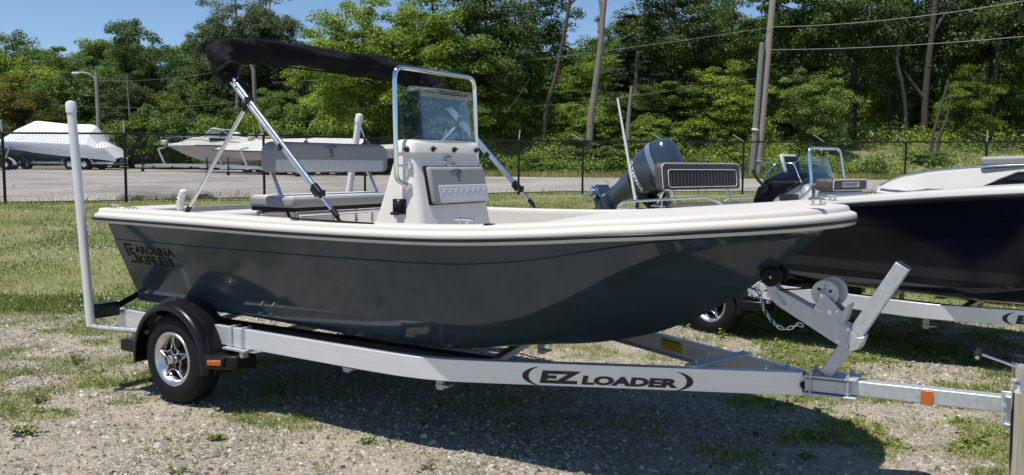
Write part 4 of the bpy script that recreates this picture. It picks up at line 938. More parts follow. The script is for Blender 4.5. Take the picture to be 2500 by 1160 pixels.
# seats
s2 = empty('leaning_seat', (0, 0, 0), 0, nb)
def bslice(name, u_, w0, w1, z0, z1, r_, m, par, th=.10, bev=.025):
    n = 6; out = []
    for (cw_, cz_, a0, rr_) in ((w1-r_, z1-r_, 0, r_), (w0+r_, z1-r_, 90, r_), (w0+.03, z0+.03, 180, .03), (w1-.03, z0+.03, 270, .03)):
        for k in range(n+1): A = R(a0+90*k/n); out.append((cw_+rr_*math.cos(A), cz_+rr_*math.sin(A)))
    mb = MB(); mb.prism(out, lambda a, b: (u_-th/2-.12*(b-1.55), -a, b), lambda a, b: (u_+th/2-.12*(b-1.55), -a, b)); return part(name, mb, m, par, bevel=bev, seg=4), out
_, o1 = bslice('backrest', -.12, -.62, .86, 1.445, 1.745, .07, 'brown', s2)
part('piping', MB().tube([(-.065-.12*(b-1.55), -a*.99+(.0012), b*.985+.024) for a, b in o1], .0042, 6, closed=True), 'piping', s2)
_, o2 = bslice('backrest_panel', -.062, -.52, .76, 1.475, 1.67, .04, 'brownd', s2, .01, .003)
part('piping', MB().tube([(-.055-.12*(b-1.55), -a, b) for a, b in o2], .0042, 6, closed=True), 'piping', s2)
mb = MB()
for k in range(20):
    wq = -.46+k*.062; mb.tube([(-.054-.12*(z-1.55), -wq, z) for z in (1.485, 1.66)], .0013, 5)
part('ribs', mb, 'vgrey', s2)
for wq in (-.42, .62): part('backrest_arm', MB().bar((-.13, -wq, 1.46), (.02, -wq, 1.12), .03, .02, (0, 1, 0)), 'tube', s2)
part('seat_cushion', MB().box((.10, -.05, 1.24), (.50, 1.4, .10)), 'brown', s2, bevel=.03, seg=3)
part('seat_base', MB().box((.10, -.05, 1.03), (.44, 1.3, .32)), 'white', s2, bevel=.02)
# stern rail, cleat, antenna pole
part('stern_rail', MB().tube(rounded([(-.60, -1.02, 1.16), (-.55, -1.0, 1.30), (.66, -1.0, 1.40), (.90, -1.02, 1.30)], .08), .013, 10), 'tube', nb, smooth=60)
part('rail_post', MB().cyl((.05, -1.0, 1.24), (.05, -1.0, 1.345), .011), 'tube', nb)
part('stern_rail', MB().tube(rounded([(-.60, 1.02, 1.16), (-.55, 1.0, 1.30), (.66, 1.0, 1.40), (.90, 1.02, 1.30)], .08), .013, 10), 'tube', nb, smooth=60)
part('light_pole', MB().tube([(-.49, -.80, 1.30), (-.80, -.80, 2.50)], [.017, .012], 10), 'pvc', nb, smooth=60)
part('light_pole_tip', MB().cyl((-.80, -.80, 2.49), (-.81, -.80, 2.52), .018, 8), 'blackmatte', nb)
part('light_pole_clamp', MB().box((-.49, -.80, 1.26), (.05, .08, .14)), 'chrome', nb, bevel=.01)
cleat(.05, -1.06, 1.255, .2, 0, nb); cleat(-.5, -1.0, 1.20, .16, 0, nb)
# ------------------------------------------------------------------ outboard, tilted up on the transom
ob = empty('outboard_motor', (0, 0, 0), 0, nb)
# section loft along the motor axis; px-derived side profile (u,z)
piv = Vector((-1.115, -0.0, 1.48)); th = R(60)      # tilt: top leans forward
ax = Vector((math.sin(th), 0, math.cos(th)))*1.0; fw = Vector((math.cos(th), 0, -math.sin(th)))
def OB(f, a, y=0): return piv+fw*f+ax*a+Vector((0, y, 0))
rows = []
cowl = [(-.06, .25, .14, -.02), (.04, .30, .17, -.01), (.12, .34, .205, 0), (.26, .37, .215, .0), (.40, .38, .215, .0), (.52, .36, .205, -.0), (.60, .32, .18, -.02), (.655, .24, .13, -.04), (.675, .12, .06, -.05)]
for a, lf, hw_, off in cowl:
    rows.append([OB(-.03+off+.84*lf*(abs(math.cos(A))**.75)*math.copysign(1, math.cos(A))*(.92 if math.cos(A) > 0 else 1), a, hw_*(abs(math.sin(A))**.75)*math.copysign(1, math.sin(A))) for A in np.linspace(0, 2*math.pi, 33)[:-1]])
mb = MB().grid(rows, closev=True); mb.f += [tuple(range(32)), tuple(8*32+k for k in range(32))]; cowl_o = part('cowl', mb, 'motor', ob, smooth=50, sub=1)
rows = []
for a, lf, hw_, off in ((.395, .378, .2165, 0), (.43, .374, .2155, 0), (.47, .366, .212, 0)):
    rows.append([OB(-.03+off+.84*(lf+.008)*(abs(math.cos(A))**.75)*math.copysign(1, math.cos(A))*(.92 if math.cos(A) > 0 else 1), a+.004, (hw_+.006)*(abs(math.sin(A))**.75)*math.copysign(1, math.sin(A))) for A in np.linspace(R(182), R(358), 30)])
part('cowl_band', MB().grid(rows), 'motorl', ob, smooth=60)
bvc = BVHTree.FromPolygons([tuple(v.co) for v in cowl_o.data.vertices], [tuple(p.vertices) for p in cowl_o.data.polygons])
def on_c(f, a, off=.012):
    q = OB(f, a, -1); loc, n, i, d = bvc.ray_cast(q, Vector((0, 1, 0))); return tuple(loc+Vector((0, -off, 0))) if loc else tuple(OB(f, a, -.2))
bb = []
text_part('motor_lettering', 'YAMAHA', .33, .062, lambda x, y: on_c(-.165+x, .10+y), 'piping', ob, bold=.03)
mb = MB().tube([on_c(-.215+.034*math.cos(A), .13+.034*math.sin(A)) for A in np.linspace(0, 2*math.pi, 21)[:-1]], .004, 5, closed=True)
for k in range(3): A = k*2.094; mb.tube([on_c(-.215, .13), on_c(-.215+.03*math.cos(A), .13+.03*math.sin(A))], .0035, 5)
part('motor_emblem', mb, 'piping', ob)
part('cowl_stripe', MB().tube([on_c(-.24, .05), on_c(-.1, .045), on_c(.05, .035), on_c(.22, .01)], .007, 6), 'motorl', ob)
part('cowl_vent', MB().prism([(.05, .36), (.20, .33), (.24, .27), (.16, .30)], lambda a, b: on_c(a, b, .004), lambda a, b: on_c(a, b, .014)), 'interior', ob)
text_part('motor_lettering', 'FOURSTROKE', .14, .016, lambda x, y: on_c(.10+x, -.02+y), 'piping', ob, bold=.01)
# mid section and lower unit
rows = []
for a, lf, hw_, off in ((-.06, .22, .12, -.03), (-.2, .17, .09, -.06), (-.34, .13, .065, -.07), (-.50, .125, .05, -.07), (-.62, .13, .04, -.06)):
    rows.append([OB(off+lf*math.cos(A), a, hw_*math.sin(A)) for A in np.linspace(0, 2*math.pi, 21)[:-1]])
mb = MB().grid(rows, closev=True); part('midsection', mb, 'motor', ob, smooth=50)
mb = MB(); mb.prism([(-.30, -.56), (.10, -.56), (.10, -.585), (-.30, -.585)], lambda a, b: OB(a, b, -.11), lambda a, b: OB(a, b, .11)); part('cavitation_plate', mb, 'motor', ob, bevel=.006)
rows = []
for f, r_ in ((.17, .01), (.12, .04), (.02, .055), (-.12, .055), (-.20, .05)): rows.append([OB(f, -.74+r_*math.sin(A), r_*math.cos(A)) for A in np.linspace(0, 2*math.pi, 17)[:-1]])
mb = MB().grid(rows, closev=True); part('gearcase', mb, 'motor', ob, smooth=50)
mb = MB(); mb.prism([(-.16, -.58), (.08, -.58), (.10, -.74), (-.14, -.74)], lambda a, b: OB(a, b, -.025), lambda a, b: OB(a, b, .025)); mb.prism([(-.10, -.78), (.06, -.78), (-.04, -.93), (-.10, -.92)], lambda a, b: OB(a, b, -.010), lambda a, b: OB(a, b, .010)); part('skeg', mb, 'motor', ob, bevel=.006)
mb = MB()
for k in range(3):
    A = R(20+120*k); rows = []
    for r_ in (.04, .08, .13, .165, .18):
        wdt = {.04: .35, .08: .5, .13: .55, .165: .45, .18: .15}[r_]
        rows.append([OB(-.27+.07*(s_-.5)*1.4, -.74+r_*math.sin(A+wdt*(s_-.5)*2), r_*math.cos(A+wdt*(s_-.5)*2)) for s_ in (0, .25, .5, .75, 1)])
    mb.grid(rows)
mb.cyl(OB(-.20, -.74), OB(-.36, -.74), .045, 14); o = part('propeller', mb, 'chrome', ob, smooth=60); sd = o.modifiers.new('t', 'SOLIDIFY'); sd.thickness = .005
mb = MB(); mb.box((-.80, 0, 1.12), (.14, .24, .30)); mb.bar((-.84, 0, 1.22), (-1.12, 0, 1.42), .22, .12); mb.cyl((-.86, -.17, 1.26), (-.86, .17, 1.26), .035); part('mount_bracket', mb, 'black', ob, bevel=.01)
part('rigging_tube', MB().tube(spline([(-.66, -.10, 1.34), (-.52, -.20, 1.38), (-.40, -.3, 1.22), (-.36, -.3, 1.05)], 5), .022, 8), 'blackmatte', ob)
part('tilt_support', MB().cyl((-.72, -.14, 1.26), (-.62, -.14, 1.40), .012), 'chrome', ob)
# ------------------------------------------------------------------ white cuddy boat behind the navy bow
PH3 = .60; w3 = empty('white_cuddy_boat', (5.28, 12.1, .10), -PH3)
tag(w3, 'white cuddy boat with grey sun pad and slanted dark window behind the navy bow', 'boat')
mb = MB()
def c3(u, ww, z): return (u, -ww, z)
rows = []
for u, ww, zt_, zc in ((-.1, .25, 1.30, 1.22), (.2, .50, 1.42, 1.20), (.6, .72, 1.50, 1.18), (1.2, .88, 1.58, 1.16), (2.2, .95, 1.66, 1.15), (3.4, .95, 1.66, 1.15)):
    rows.append([c3(u, ww*1.12, zc-.12), c3(u, ww*1.10, zc), c3(u, ww*.98, zc+.03), c3(u, ww*.80, zt_-.03), c3(u, ww*.68, zt_), c3(u, 0, zt_+.02), c3(u, -ww*.68, zt_), c3(u, -ww*.80, zt_-.03), c3(u, -ww*1.1, zc-.1)])
mb.grid(rows); part('cabin', mb, 'white', w3, smooth=35)
rows = []
for u, ww, zb in ((-.25, .12, .95), (.3, .62, .62), (1.2, .98, .42), (3.4, 1.05, .40)):
    rows.append([c3(u, ww*1.15, 1.06), c3(u+.02, ww*.95, zb+.25), c3(u+.03, 0, zb), c3(u+.02, -ww*.95, zb+.25), c3(u, -ww*1.15, 1.06)])
part('hull', MB().grid(rows), 'white', w3, smooth=35)
for uu in (.8, 2.8): part('cradle', MB().box((uu, 0, .30), (.12, 1.6, .60)), 'galv', w3, bevel=.01)
part('cabin_window', MB().add([c3(1.05, .885, 1.235), c3(1.62, .905, 1.255), c3(2.0, .845, 1.53), c3(1.62, .83, 1.515)], [(0, 1, 2, 3)]), 'black', w3, smooth=0)
part('window_frame', MB().tube([c3(1.04, .892, 1.23), c3(1.63, .912, 1.25), c3(2.02, .848, 1.535), c3(1.62, .835, 1.52)], .014, 6, closed=True), 'vgrey', w3)
part('sun_pad', MB().box((2.15, -.10, 1.672), (1.9, 1.34, .13), Matrix.Rotation(R(-2), 3, 'Y')), 'vgrey', w3, bevel=.04, seg=3)
part('bow_rail', MB().tube(spline([c3(-.05, .30, 1.31), c3(.3, .62, 1.46), c3(.9, .84, 1.55), c3(1.8, .94, 1.61), c3(3.2, .98, 1.62)], 5), .013, 8), 'tube', w3, smooth=60)
# ------------------------------------------------------------------ chain link fence
def H_(x, y): return float(height(np.array([x]), np.array([y]))[0])
FP = [(-18.6, 19.3), (-15.6, 20.4), (-12.8, 21.7), (-10.21, 22.75), (-7.0, 24.3), (-4.45, 26.0), (-2.1, 27.1), (.2, 28.1), (2.35, 28.9), (5.13, 29.3), (7.96, 29.8), (10.85, 30.15), (13.87, 30.5), (16.93, 30.9), (20.0, 31.2)]
FTOP = [2.30, 2.32, 2.335, 2.375, 2.405, 2.40, 2.41, 2.42, 2.43, 2.45, 2.47, 2.50, 2.53, 2.56, 2.58]
fence = empty('chain_link_fence', (FP[7][0], FP[7][1], 0))
tag(fence, 'black vinyl chain link fence with angled silver arms crossing the whole yard', 'fence')
def FL_(p): return Vector(p)-Vector((FP[7][0], FP[7][1], 0))
for i, ((x, y), zt) in enumerate(zip(FP, FTOP)):
    zb = H_(x, y)-.05; big = i == 13
    part('post', MB().cyl(FL_((x, y, zb)), FL_((x, y, zt+.02)), .048 if big else .036, 10), 'blackpaint', fence, smooth=60)
    if i < 8: a, b = (x, y, zt), (x+.01*(i-4), y-.02, zt+.33)
    elif not big: a, b = (x, y, zt), (x-.40, y-.10, zt+.24)
    else: a, b = (x, y, zt), (x, y, zt+.42)
    if i in (4, 5): b = (x-.13, y, zt+.38)
    part('barb_arm', MB().cyl(FL_(a), FL_(b), .021, 8), 'galv', fence, smooth=60)
    if i < len(FP)-1:
        x2, y2 = FP[i+1]; z2 = FTOP[i+1]
        part('top_rail', MB().cyl(FL_((x, y, zt)), FL_((x2, y2, z2)), .026, 8), 'blackpaint', fence, smooth=60)
        # woven wire
        L_ = math.hypot(x2-x, y2-y); hb = .02; hgt = zt-.04-(zb+.09); p = .075; mbw = MB(); ns = int(L_/p)+int(hgt/p)
        zb2 = H_(x2, y2)-.05
        def wp(s_, h): t = s_/L_; return FL_((x+(x2-x)*t, y+(y2-y)*t-.03, (zb+.09)*(1-t)+(zb2+.09)*t+h*((zt+(z2-zt)*t+.02)-((zb+.09)*(1-t)+(zb2+.09)*t))/hgt))
        nh = int(L_/p)+int(hgt/p)+2
        rw = .0034 if i < 6 else .0024
        for sgn in (1, -1):
            for k in range(-1, nh):
                s0 = k*p-hgt if sgn > 0 else k*p-hgt; s1 = s0+hgt; a0, h0 = max(0, s0), max(0, -s0); a1, h1 = min(L_, s1), hgt-max(0, s1-L_)
                if a1 <= a0: continue
                A, B = wp(a0, h0 if sgn > 0 else hgt-h0), wp(a1, h1 if sgn > 0 else hgt-h1)
                mbw.tube([A, B], rw, 3, cap=False)
        tag(part('wire_mesh', mbw, 'blackpaint', fence, smooth=0, recalc=False), kind='stuff')
        # knuckled top edge
        mk = MB()
        for k in range(int(L_/p)):
            q = wp(k*p+.02, hgt); mk.tube([q, q+Vector((0, 0, .045))], .005, 3, cap=False)
        tag(part('wire_tips', mk, 'blackpaint', fence, smooth=0, recalc=False), kind='stuff')
# boulders at the foot of the fence
for i, (px, wd, lab) in enumerate([(332, .55, 'grey boulder by the fence foot, leftmost of the row'), (365, .45, 'small grey boulder second from the left along the fence foot'), (402, .34, 'dark low boulder at the fence foot behind the stern wrapping'), (440, .42, 'rounded boulder at the fence foot beside the bimini strut'), (478, .5, 'pale boulder rightmost of the row at the fence foot')]):
    Y = 23.9+i*.2; X = (px-1250)/2100*Y; mb = MB(); rg = random.Random(i)
    bm = bmesh.new(); bmesh.ops.create_icosphere(bm, subdivisions=2, radius=1)
    for v in bm.verts: v.co = Vector((v.co.x*wd, v.co.y*wd*.7, v.co.z*wd*.42))*(1+rg.uniform(-.14, .14))
    me = bpy.data.meshes.new('boulder'); bm.to_mesh(me); bm.free(); me.materials.append(M['rock']); o = bpy.data.objects.new('boulder', me); COL.objects.link(o); o.location = (X, Y, H_(X, Y)+.03); tag(o, lab, 'rock', 'boulders along the fence foot')
# ------------------------------------------------------------------ poles and wires
def up(name, base, top, r0_, r1_, m, label, cat='utility pole', group=None):
    r = empty(name, base); tag(r, label, cat, group); d = Vector(top)-Vector(base)
    n = 10; part('pole_shaft', MB().tube([d*(k/n) for k in range(n+1)], [r0_+(r1_-r0_)*k/n for k in range(n+1)], 14), m, r, smooth=60); return r
tp = up('utility_pole', (13.30, 47, H_(13.3, 47)-.1), (14.10, 47.2, 13.6), .21, .15, 'wood', 'tall weathered wooden utility pole beyond the fence on the right')
part('pole_band', MB().cyl((.03, 0, 1.05), (.04, 0, 1.13), .24, 12), 'galv', tp)
sp_ = up('utility_pole', (12.97, 46.85, H_(13, 46.9)-.1), (13.36, 46.95, 8.25), .17, .14, 'woodg', 'greenish sawn-off pole strapped to the left of the tall utility pole')
part('pole_band', MB().cyl((.13, 0, 2.72), (.14, 0, 2.82), .19, 12), 'paper', sp_)
lp = up('street_light', (-28.64, 60, H_(-28.6, 60)-.1), (-28.73, 60, 7.70), .16, .13, 'wood', 'wooden street light pole with curved lamp arm behind the wrapped boat', 'street light')
part('lamp_arm', MB().tube(spline([(-.09, 0, 6.05), (-.4, -.1, 6.45), (-.8, -.2, 6.62), (-1.15, -.3, 6.62)], 5), .035, 8), 'galv', lp)
part('lamp_head', MB().box((-1.35, -.33, 6.56), (.5, .22, .14)), 'vlight', lp, bevel=.05)
def wire(p0, p1, sag, r_, label, m='vgrey'):
    P = [Vector(p0)*(1-t)+Vector(p1)*t-Vector((0, 0, sag*4*t*(1-t))) for t in np.linspace(0, 1, 25)]
    o = part('overhead_wire', MB().tube(P, r_, 5), m, None); tag(o, label, 'wire', 'overhead wires strung to the utility pole'); return o
wire((13.8, 46.9, 9.05), (-16, 58, 6.9), .35, .010, 'upper wire running left from the tall utility pole across the trees')
wire((13.8, 46.8, 9.05), (21, 35.0, 8.4), .25, .015, 'thick upper wire running right from the tall utility pole')
wire((13.7, 46.8, 7.85), (22.5, 37.5, 7.33), .15, .013, 'lower wire running right from the tall utility pole')
wire((10.5, 47.5, 11.4), (-14, 56, 9.2), .3, .007, 'faint highest wire above the leaning trunks')
wire((13.5, 47, 6.4), (-16, 58, 4.3), .5, .006, 'faint low wire in front of the dark trees')
wire((-32, 60, 7.35), (-19, 59, 7.9), .5, .005, 'upper thin wire passing the street light')
wire((-32, 60, 5.5), (-16, 59, 6.1), .5, .005, 'lower thin wire passing the street light')
# ------------------------------------------------------------------ boats in the far yard
def far_hull(parent, L_, bm_, zk, zc, zg, m, mb_=None, rake=.9, sheer=.15, n=22, bottom='teal'):
    """bow towards -x, stern at +x; origin amidships on the ground"""
    def st(s):   # s 0 stern..1 bow
        f = 1-max(0, (s-.45)/.55)**2.2; hw_ = bm_/2*max(.0, f); x = L_/2-s*L_
        return x, hw_, f
    top, bot = [], []
    for s in np.linspace(0, 1, n):
        x, hw_, f = st(s); zt_ = zg+sheer*s*s; ck = zc+(zt_-zc)*.75*max(0, (s-.5)/.5)**2; kk = zk+(zt_-zk)*max(0, (s-.62)/.38)**2.0*.96; ck = max(ck, kk+.01)
        xr = x+rake*(1-0)*0
        top.append([(x-.0, -hw_, zt_), (x+.03, -hw_*.97, zt_-(zt_-ck)*.5), (x+rake*.35*s, -hw_*.86, ck)])
        bot.append([(x+rake*.35*s, -hw_*.86, ck), (x+rake*.5*s, 0, kk), (x+rake*.35*s, hw_*.86, ck)])
        top[-1] = top[-1]+[None]
    rows = [[r_[0], r_[1], r_[2]] for r_ in top]; mb = MB().grid(rows); mb.grid([[(a[0], -a[1], a[2]) for a in r_] for r_ in rows])
    r_ = rows[0]; mb.add([r_[0], r_[2], (r_[2][0], -r_[2][1], r_[2][2]), (r_[0][0], -r_[0][1], r_[0][2])], [(0, 1, 2, 3)])
    h = part('hull', mb, m, parent, smooth=30); part('hull_bottom', MB().grid(bot), bottom, parent, smooth=30)
    part('rub_rail', MB().tube([Vector(r_[0])+Vector((0, -.01, 0)) for r_ in rows], .035, 5), 'interior', parent)
    return rows
def far_trailer(label, loc, rz, L_, zf, wheels, tongue=1.6, jack=True, m='galv'):
    t = empty('boat_trailer', loc, rz); tag(t, label, 'trailer', 'trailers in the far yard')
    for s in (-1, 1):
        mb = MB(); mb.bar((L_/2, s*.9, zf), (-L_/2+1.2, s*.9, zf), .08, .14); mb.bar((-L_/2+1.2, s*.9, zf), (-L_/2-.3, 0, zf), .08, .14); part('frame_rail', mb, m, t)
        for wx in wheels:
            mb = MB(); mb.lathe([(.0, 0), (.17, 0), (.19, -s*.0)], (wx, s*1.13, .34), 'y', 20); part('rim', mb, 'vlight', t)
            mb = MB(); mb.lathe([(.17, s*.02), (.30, s*.03), (.34, 0), (.34, -s*.18), (.30, -s*.2), (.17, -s*.2)], (wx, s*1.12, .34), 'y', 24); part('tyre', mb, 'tyre', t)
        if wheels:
            c = sum(wheels)/len(wheels); hw_ = (max(wheels)-min(wheels))/2
            P = [(c-hw_-.62, zf), (c-hw_-.42, .62), (c-hw_-.2, .76), (c+hw_+.2, .76), (c+hw_+.42, .62), (c+hw_+.62, zf)]
            part('fender', MB().grid([[(a, s*1.22, b), (a, s*.92, b)] for a, b in P]), m, t, smooth=0)
    part('tongue', MB().bar((-L_/2-.2, 0, zf), (-L_/2-tongue, 0, zf-.05), .1, .12), m, t)
    mb = MB(); mb.bar((-L_/2+.3, 0, zf), (-L_/2-.1, 0, 1.35), .09, .09, (0, 1, 0)); mb.bar((-L_/2-.1, 0, 1.35), (-L_/2+.35, 0, 1.45), .08, .08, (0, 1, 0)); part('winch_post', mb, m, t)
    if jack: part('jack', MB().cyl((-L_/2-tongue+.5, -.12, .12), (-L_/2-tongue+.5, -.12, zf+.5), .035).cyl((-L_/2-tongue+.5, -.16, .09), (-L_/2-tongue+.5, -.08, .09), .09), 'blackmatte', t)
    for x in (-L_/4, 0, L_/4, L_/2-.2): part('cross_member', MB().box((x, 0, zf-.05), (.08, 1.8, .08)), m, t)
    return t
# shrink wrapped cruiser
def zg_(x, y): return H_(x, y)+.02
bx, by = -28.35, 54.2; z0 = zg_(bx, by)
sw = empty('wrapped_boat', (bx, by, z0), R(-2)); tag(sw, 'large boat in tight white shrink wrap on a tandem trailer at the far left', 'boat')
prof = [(-3.75, .45, 1.55, 1.80), (-3.3, .75, 1.35, 2.05), (-2.6, 1.0, 1.22, 2.45), (-1.5, 1.22, 1.10, 2.98), (-1.25, 1.25, 1.05, 3.0), (.6, 1.3, .85, 2.82), (2.1, 1.3, .72, 2.80), (2.35, 1.28, .70, 2.65), (2.8, 1.22, .66, 1.75), (3.35, 1.1, .60, 1.45), (3.9, .8, .50, .78)]
rows = []
rg = random.Random(5)
for x, hw_, zb, zt_ in prof:
    zm = 1.62-.035*x if x < 2.5 else min(zt_-.1, 1.35); q = .12 if x > -2.5 and x < 2.5 else .3
    zm = min(zm, zt_-.05)
    rows.append([(x, -hw_*.86, zb), (x, -hw_, zm-.12), (x, -hw_*1.0, zm), (x, -hw_*.72, zm+(zt_-zm)*.55), (x, -hw_*q, zt_), (x, hw_*q, zt_), (x, hw_*.72, zm+(zt_-zm)*.55), (x, hw_, zm), (x, hw_*.86, zb)])
part('shrink_wrap', MB().grid(rows), 'shrink', sw, smooth=20)
rows = [[(x+.0, -hw_*.84, zb+.05), (x+.1, -hw_*.5, max(.42, zb-.42)), (x+.2, 0, max(.38, zb-.5)), (x, hw_*.84, zb+.05)] for x, hw_, zb, zt_ in prof[:-1]]
part('hull_bottom', MB().grid(rows), 'teal', sw, smooth=40)
far_trailer('galvanised tandem trailer under the shrink wrapped boat', (bx+.6, by, z0), R(-2), 6.4, .42, (.55, 1.45), 1.2)
# silver-hulled boat left of it, cut by the frame
sx, sy_ = -33.6, 52.5; z0 = zg_(sx, sy_)
b = empty('grey_boat', (sx, sy_, z0), R(178)); tag(b, 'grey powerboat cut by the left edge of the photo', 'boat')
far_hull(b, 6.4, 2.3, .45, .75, 1.25, 'motorl', bottom='navygrey', sheer=.1); part('cover', MB().grid([[(x, -h, 1.25), (x, 0, 1.25+zz), (x, h, 1.25)] for x, h, zz in ((-2.6, .3, .05), (-1, 1.0, .25), (1, 1.1, .3), (3.1, 1.1, .1))]), 'navygrey', b)
far_trailer('grey trailer with two wheels under the boat at the left edge', (sx, sy_, z0), R(178), 6.0, .40, (-2.6, -3.5), .5, False)
# white suv
vx, vy = -28.2, 60.4; z0 = zg_(vx, vy)
v = empty('parked_truck', (vx, vy, z0), R(-14)); tag(v, 'white pickup truck nose out behind the wrapped boat', 'truck')
mb = MB(); mb.prism([(-2.6, .45), (1.75, .45), (1.82, .75), (1.78, 1.08), (.95, 1.18), (.35, 1.72), (-1.0, 1.78), (-1.15, 1.15), (-2.6, 1.12)], lambda a, b: (a, -.95, b), lambda a, b: (a, .95, b)); part('body', mb, 'farwhite', v, bevel=.06)
part('side_window', MB().prism([(-.9, 1.2), (.72, 1.2), (.28, 1.62), (-.85, 1.66)], lambda a, b: (a, -.955, b), lambda a, b: (a, -.965, b)), 'black', v)
part('windscreen', MB().add([(.98, -.8, 1.2), (.98, .8, 1.2), (.42, .72, 1.69), (.42, -.72, 1.69)], [(0, 1, 2, 3)]), 'black', v)
part('grille', MB().box((1.83, 0, .83), (.06, 1.5, .42)), 'black', v, bevel=.02)
part('bumper', MB().box((1.86, 0, .50), (.14, 1.85, .22)), 'blackmatte', v, bevel=.04)
for s in (-1, 1):
    part('headlight', MB().box((1.83, s*.80, .92), (.05, .24, .16)), 'paper', v); part('mirror', MB().box((.62, s*1.05, 1.25), (.12, .2, .2)), 'black', v, bevel=.03)
    for wx in (1.15, -1.7): part('wheel', MB().lathe([(0, -s*.02), (.2, 0), (.3, s*.01), (.38, -s*.02), (.38, -s*.24), (0, -s*.24)], (wx, s*.97, .38), 'y', 20), 'tyre', v)
tx, ty = -29.2, 66; t = empty('white_trailer_box', (tx, ty, zg_(tx, ty)), 0); tag(t, 'plain white box trailer seen behind the pickup', 'trailer')
part('box', MB().box((0, 0, 1.5), (4.2, 2, 2.0)), 'farwhite', t, bevel=.05); part('wheel', MB().lathe([(0, 0), (.3, 0), (.35, -.05), (.35, -.2), (0, -.2)], (0, -1.0, .35), 'y', 18), 'tyre', t)
# tan striped cabin cruiser
cx0, cy0 = -16.9, 50.5; z0 = zg_(cx0, cy0)
b = empty('cabin_cruiser', (cx0, cy0, z0), R(-3)); tag(b, 'tan and white cabin cruiser with bow rail on a long trailer in the far yard', 'boat')
far_hull(b, 6.9, 2.5, .45, .62, 1.52, 'fartan', rake=1.6, sheer=.08, bottom='navygrey')
part('deck', MB().grid([[(x, -h, 1.55), (x, -h*.8, 1.55+zz), (x, h*.8, 1.55+zz), (x, h, 1.55)] for x, h, zz in ((-3.2, .25, .10), (-2.4, .8, .16), (-1.6, 1.1, .42), (-.2, 1.15, .62), (.4, 1.2, .60), (3.4, 1.2, .30))]), 'farwhite', b, smooth=30)
part('cabin_window', MB().box((.1, -1.08, 1.90), (.95, .06, .16)), 'black', b)
part('bow_rail', MB().tube([(-3.2, -.25, 2.02), (-2.0, -.9, 2.05), (-.4, -1.1, 2.0), (1.4, -1.15, 1.95)], .02, 6).tube([(-3.2, -.25, 1.65), (-3.3, -.25, 2.02)], .018, 6).tube([(-2.0, -.9, 1.7), (-2.1, -.9, 2.05)], .018, 6).tube([(-.4, -1.1, 2.0), (-.4, -1.1, 1.9)], .018, 6), 'chrome', b)
o = part('windscreen', MB().grid([[(-.75, -.95, 2.12), (-.35, -.9, 2.50)], [(-1.0, 0, 2.12), (-.5, 0, 2.58)], [(-.75, .95, 2.12), (-.35, .9, 2.50)]]).grid([[(-.75, -.95, 2.12), (-.35, -.9, 2.50)], [(.9, -1.05, 2.0), (.8, -.95, 2.42)]]), 'clear', b)
part('windscreen_frame', MB().tube([(-.75, -.95, 2.12), (-.35, -.9, 2.52), (.8, -.95, 2.44), (.9, -1.05, 2.0)], .025, 6).tube([(-.35, -.9, 2.52), (-.5, 0, 2.6), (-.35, .9, 2.52)], .03, 6), 'farwhite', b)
part('arch_strut', MB().tube([(.2, -1, 2.05), (.9, -.95, 2.45)], .02, 5).tube([(.9, -1, 2.0), (.3, -.95, 2.48)], .02, 5), 'chrome', b)
for q in ((1.1, -.7, 2.15), (2.0, -.9, 2.05), (2.6, -.9, 2.05)): part('seat', MB().box(q, (.35, .4, .35)), 'farwhite', b, bevel=.08)
part('pulpit_anchor', MB().box((-3.5, -.05, 1.72), (.35, .3, .28)), 'galv', b, bevel=.05)
far_trailer('long galvanised trailer under the tan cabin cruiser', (cx0-.2, cy0, z0), R(-3), 7.2, .42, (2.0, 2.9), 1.5)
o = part('yellow_cover', MB().tube(spline([(-.5, 0, 0), (0, .1, .12), (.3, 0, .1), (.6, .1, -.05)], 3), [.12]*8+[.2, .1], 8), 'orange', None); o.location = (-15.0, 53.0, 3.02); tag(o, 'small crumpled yellow cover lying on the boat behind the tan runabout', 'cover')
nv = empty('grey_covered_boat', (-14.2, 53.4, zg_(-14, 53)), R(-4)); tag(nv, 'low grey covered boat behind the tan cabin cruiser', 'boat'); far_hull(nv, 5.5, 2.2, .5, .7, 1.5, 'farwhite'); part('cover', MB().grid([[(x, -h, 1.5), (x, 0, 1.5+zz), (x, h, 1.5)] for x, h, zz in ((-2.4, .3, .1), (-1, 1.0, .30), (1, 1.1, .35), (2.7, 1.1, .1))]), 'vgrey', nv)
# cream runabout and blue boat in front of the cruiser
b = empty('cream_runabout', (-13.9, 47.3, zg_(-13.9, 47.3)), R(-12)); tag(b, 'cream runabout with a long pointed foredeck right of the tan cruiser', 'boat')
far_hull(b, 5.6, 2.2, .5, .8, 1.22, 'fartan', rake=1.3, sheer=.12, bottom='fartan')
part('deck', MB().grid([[(x, -h, 1.27), (x, 0, 1.27+zz), (x, h, 1.27)] for x, h, zz in ((-2.7, .1, .1), (-2.0, .6, .28), (-1, .95, .50), (.4, 1.05, .66), (2.8, 1.1, .7))]), 'farwhite', b, smooth=30)
far_trailer('grey trailer with dark wheels under the cream runabout', (-13.6, 47.3, zg_(-13.9, 47.3)), R(-12), 5.6, .42, (.6, 1.45), 1.1)
b = empty('blue_boat', (-10.6, 47.6, zg_(-10.6, 47.6)), R(-16)); tag(b, 'blue and white covered boat half hidden by the grey seat backrest', 'boat')
far_hull(b, 5.8, 2.2, .55, .85, 1.45, 'farblue', rake=1.2, sheer=.12, bottom='fartan')
part('cover', MB().grid([[(x, -h, 1.47), (x, 0, 1.47+zz), (x, h, 1.47)] for x, h, zz in ((-2.8, .1, .1), (-2.0, .6, .3), (-.4, .95, .55), (2.8, 1.1, .5))]), 'farwhite', b, smooth=30)
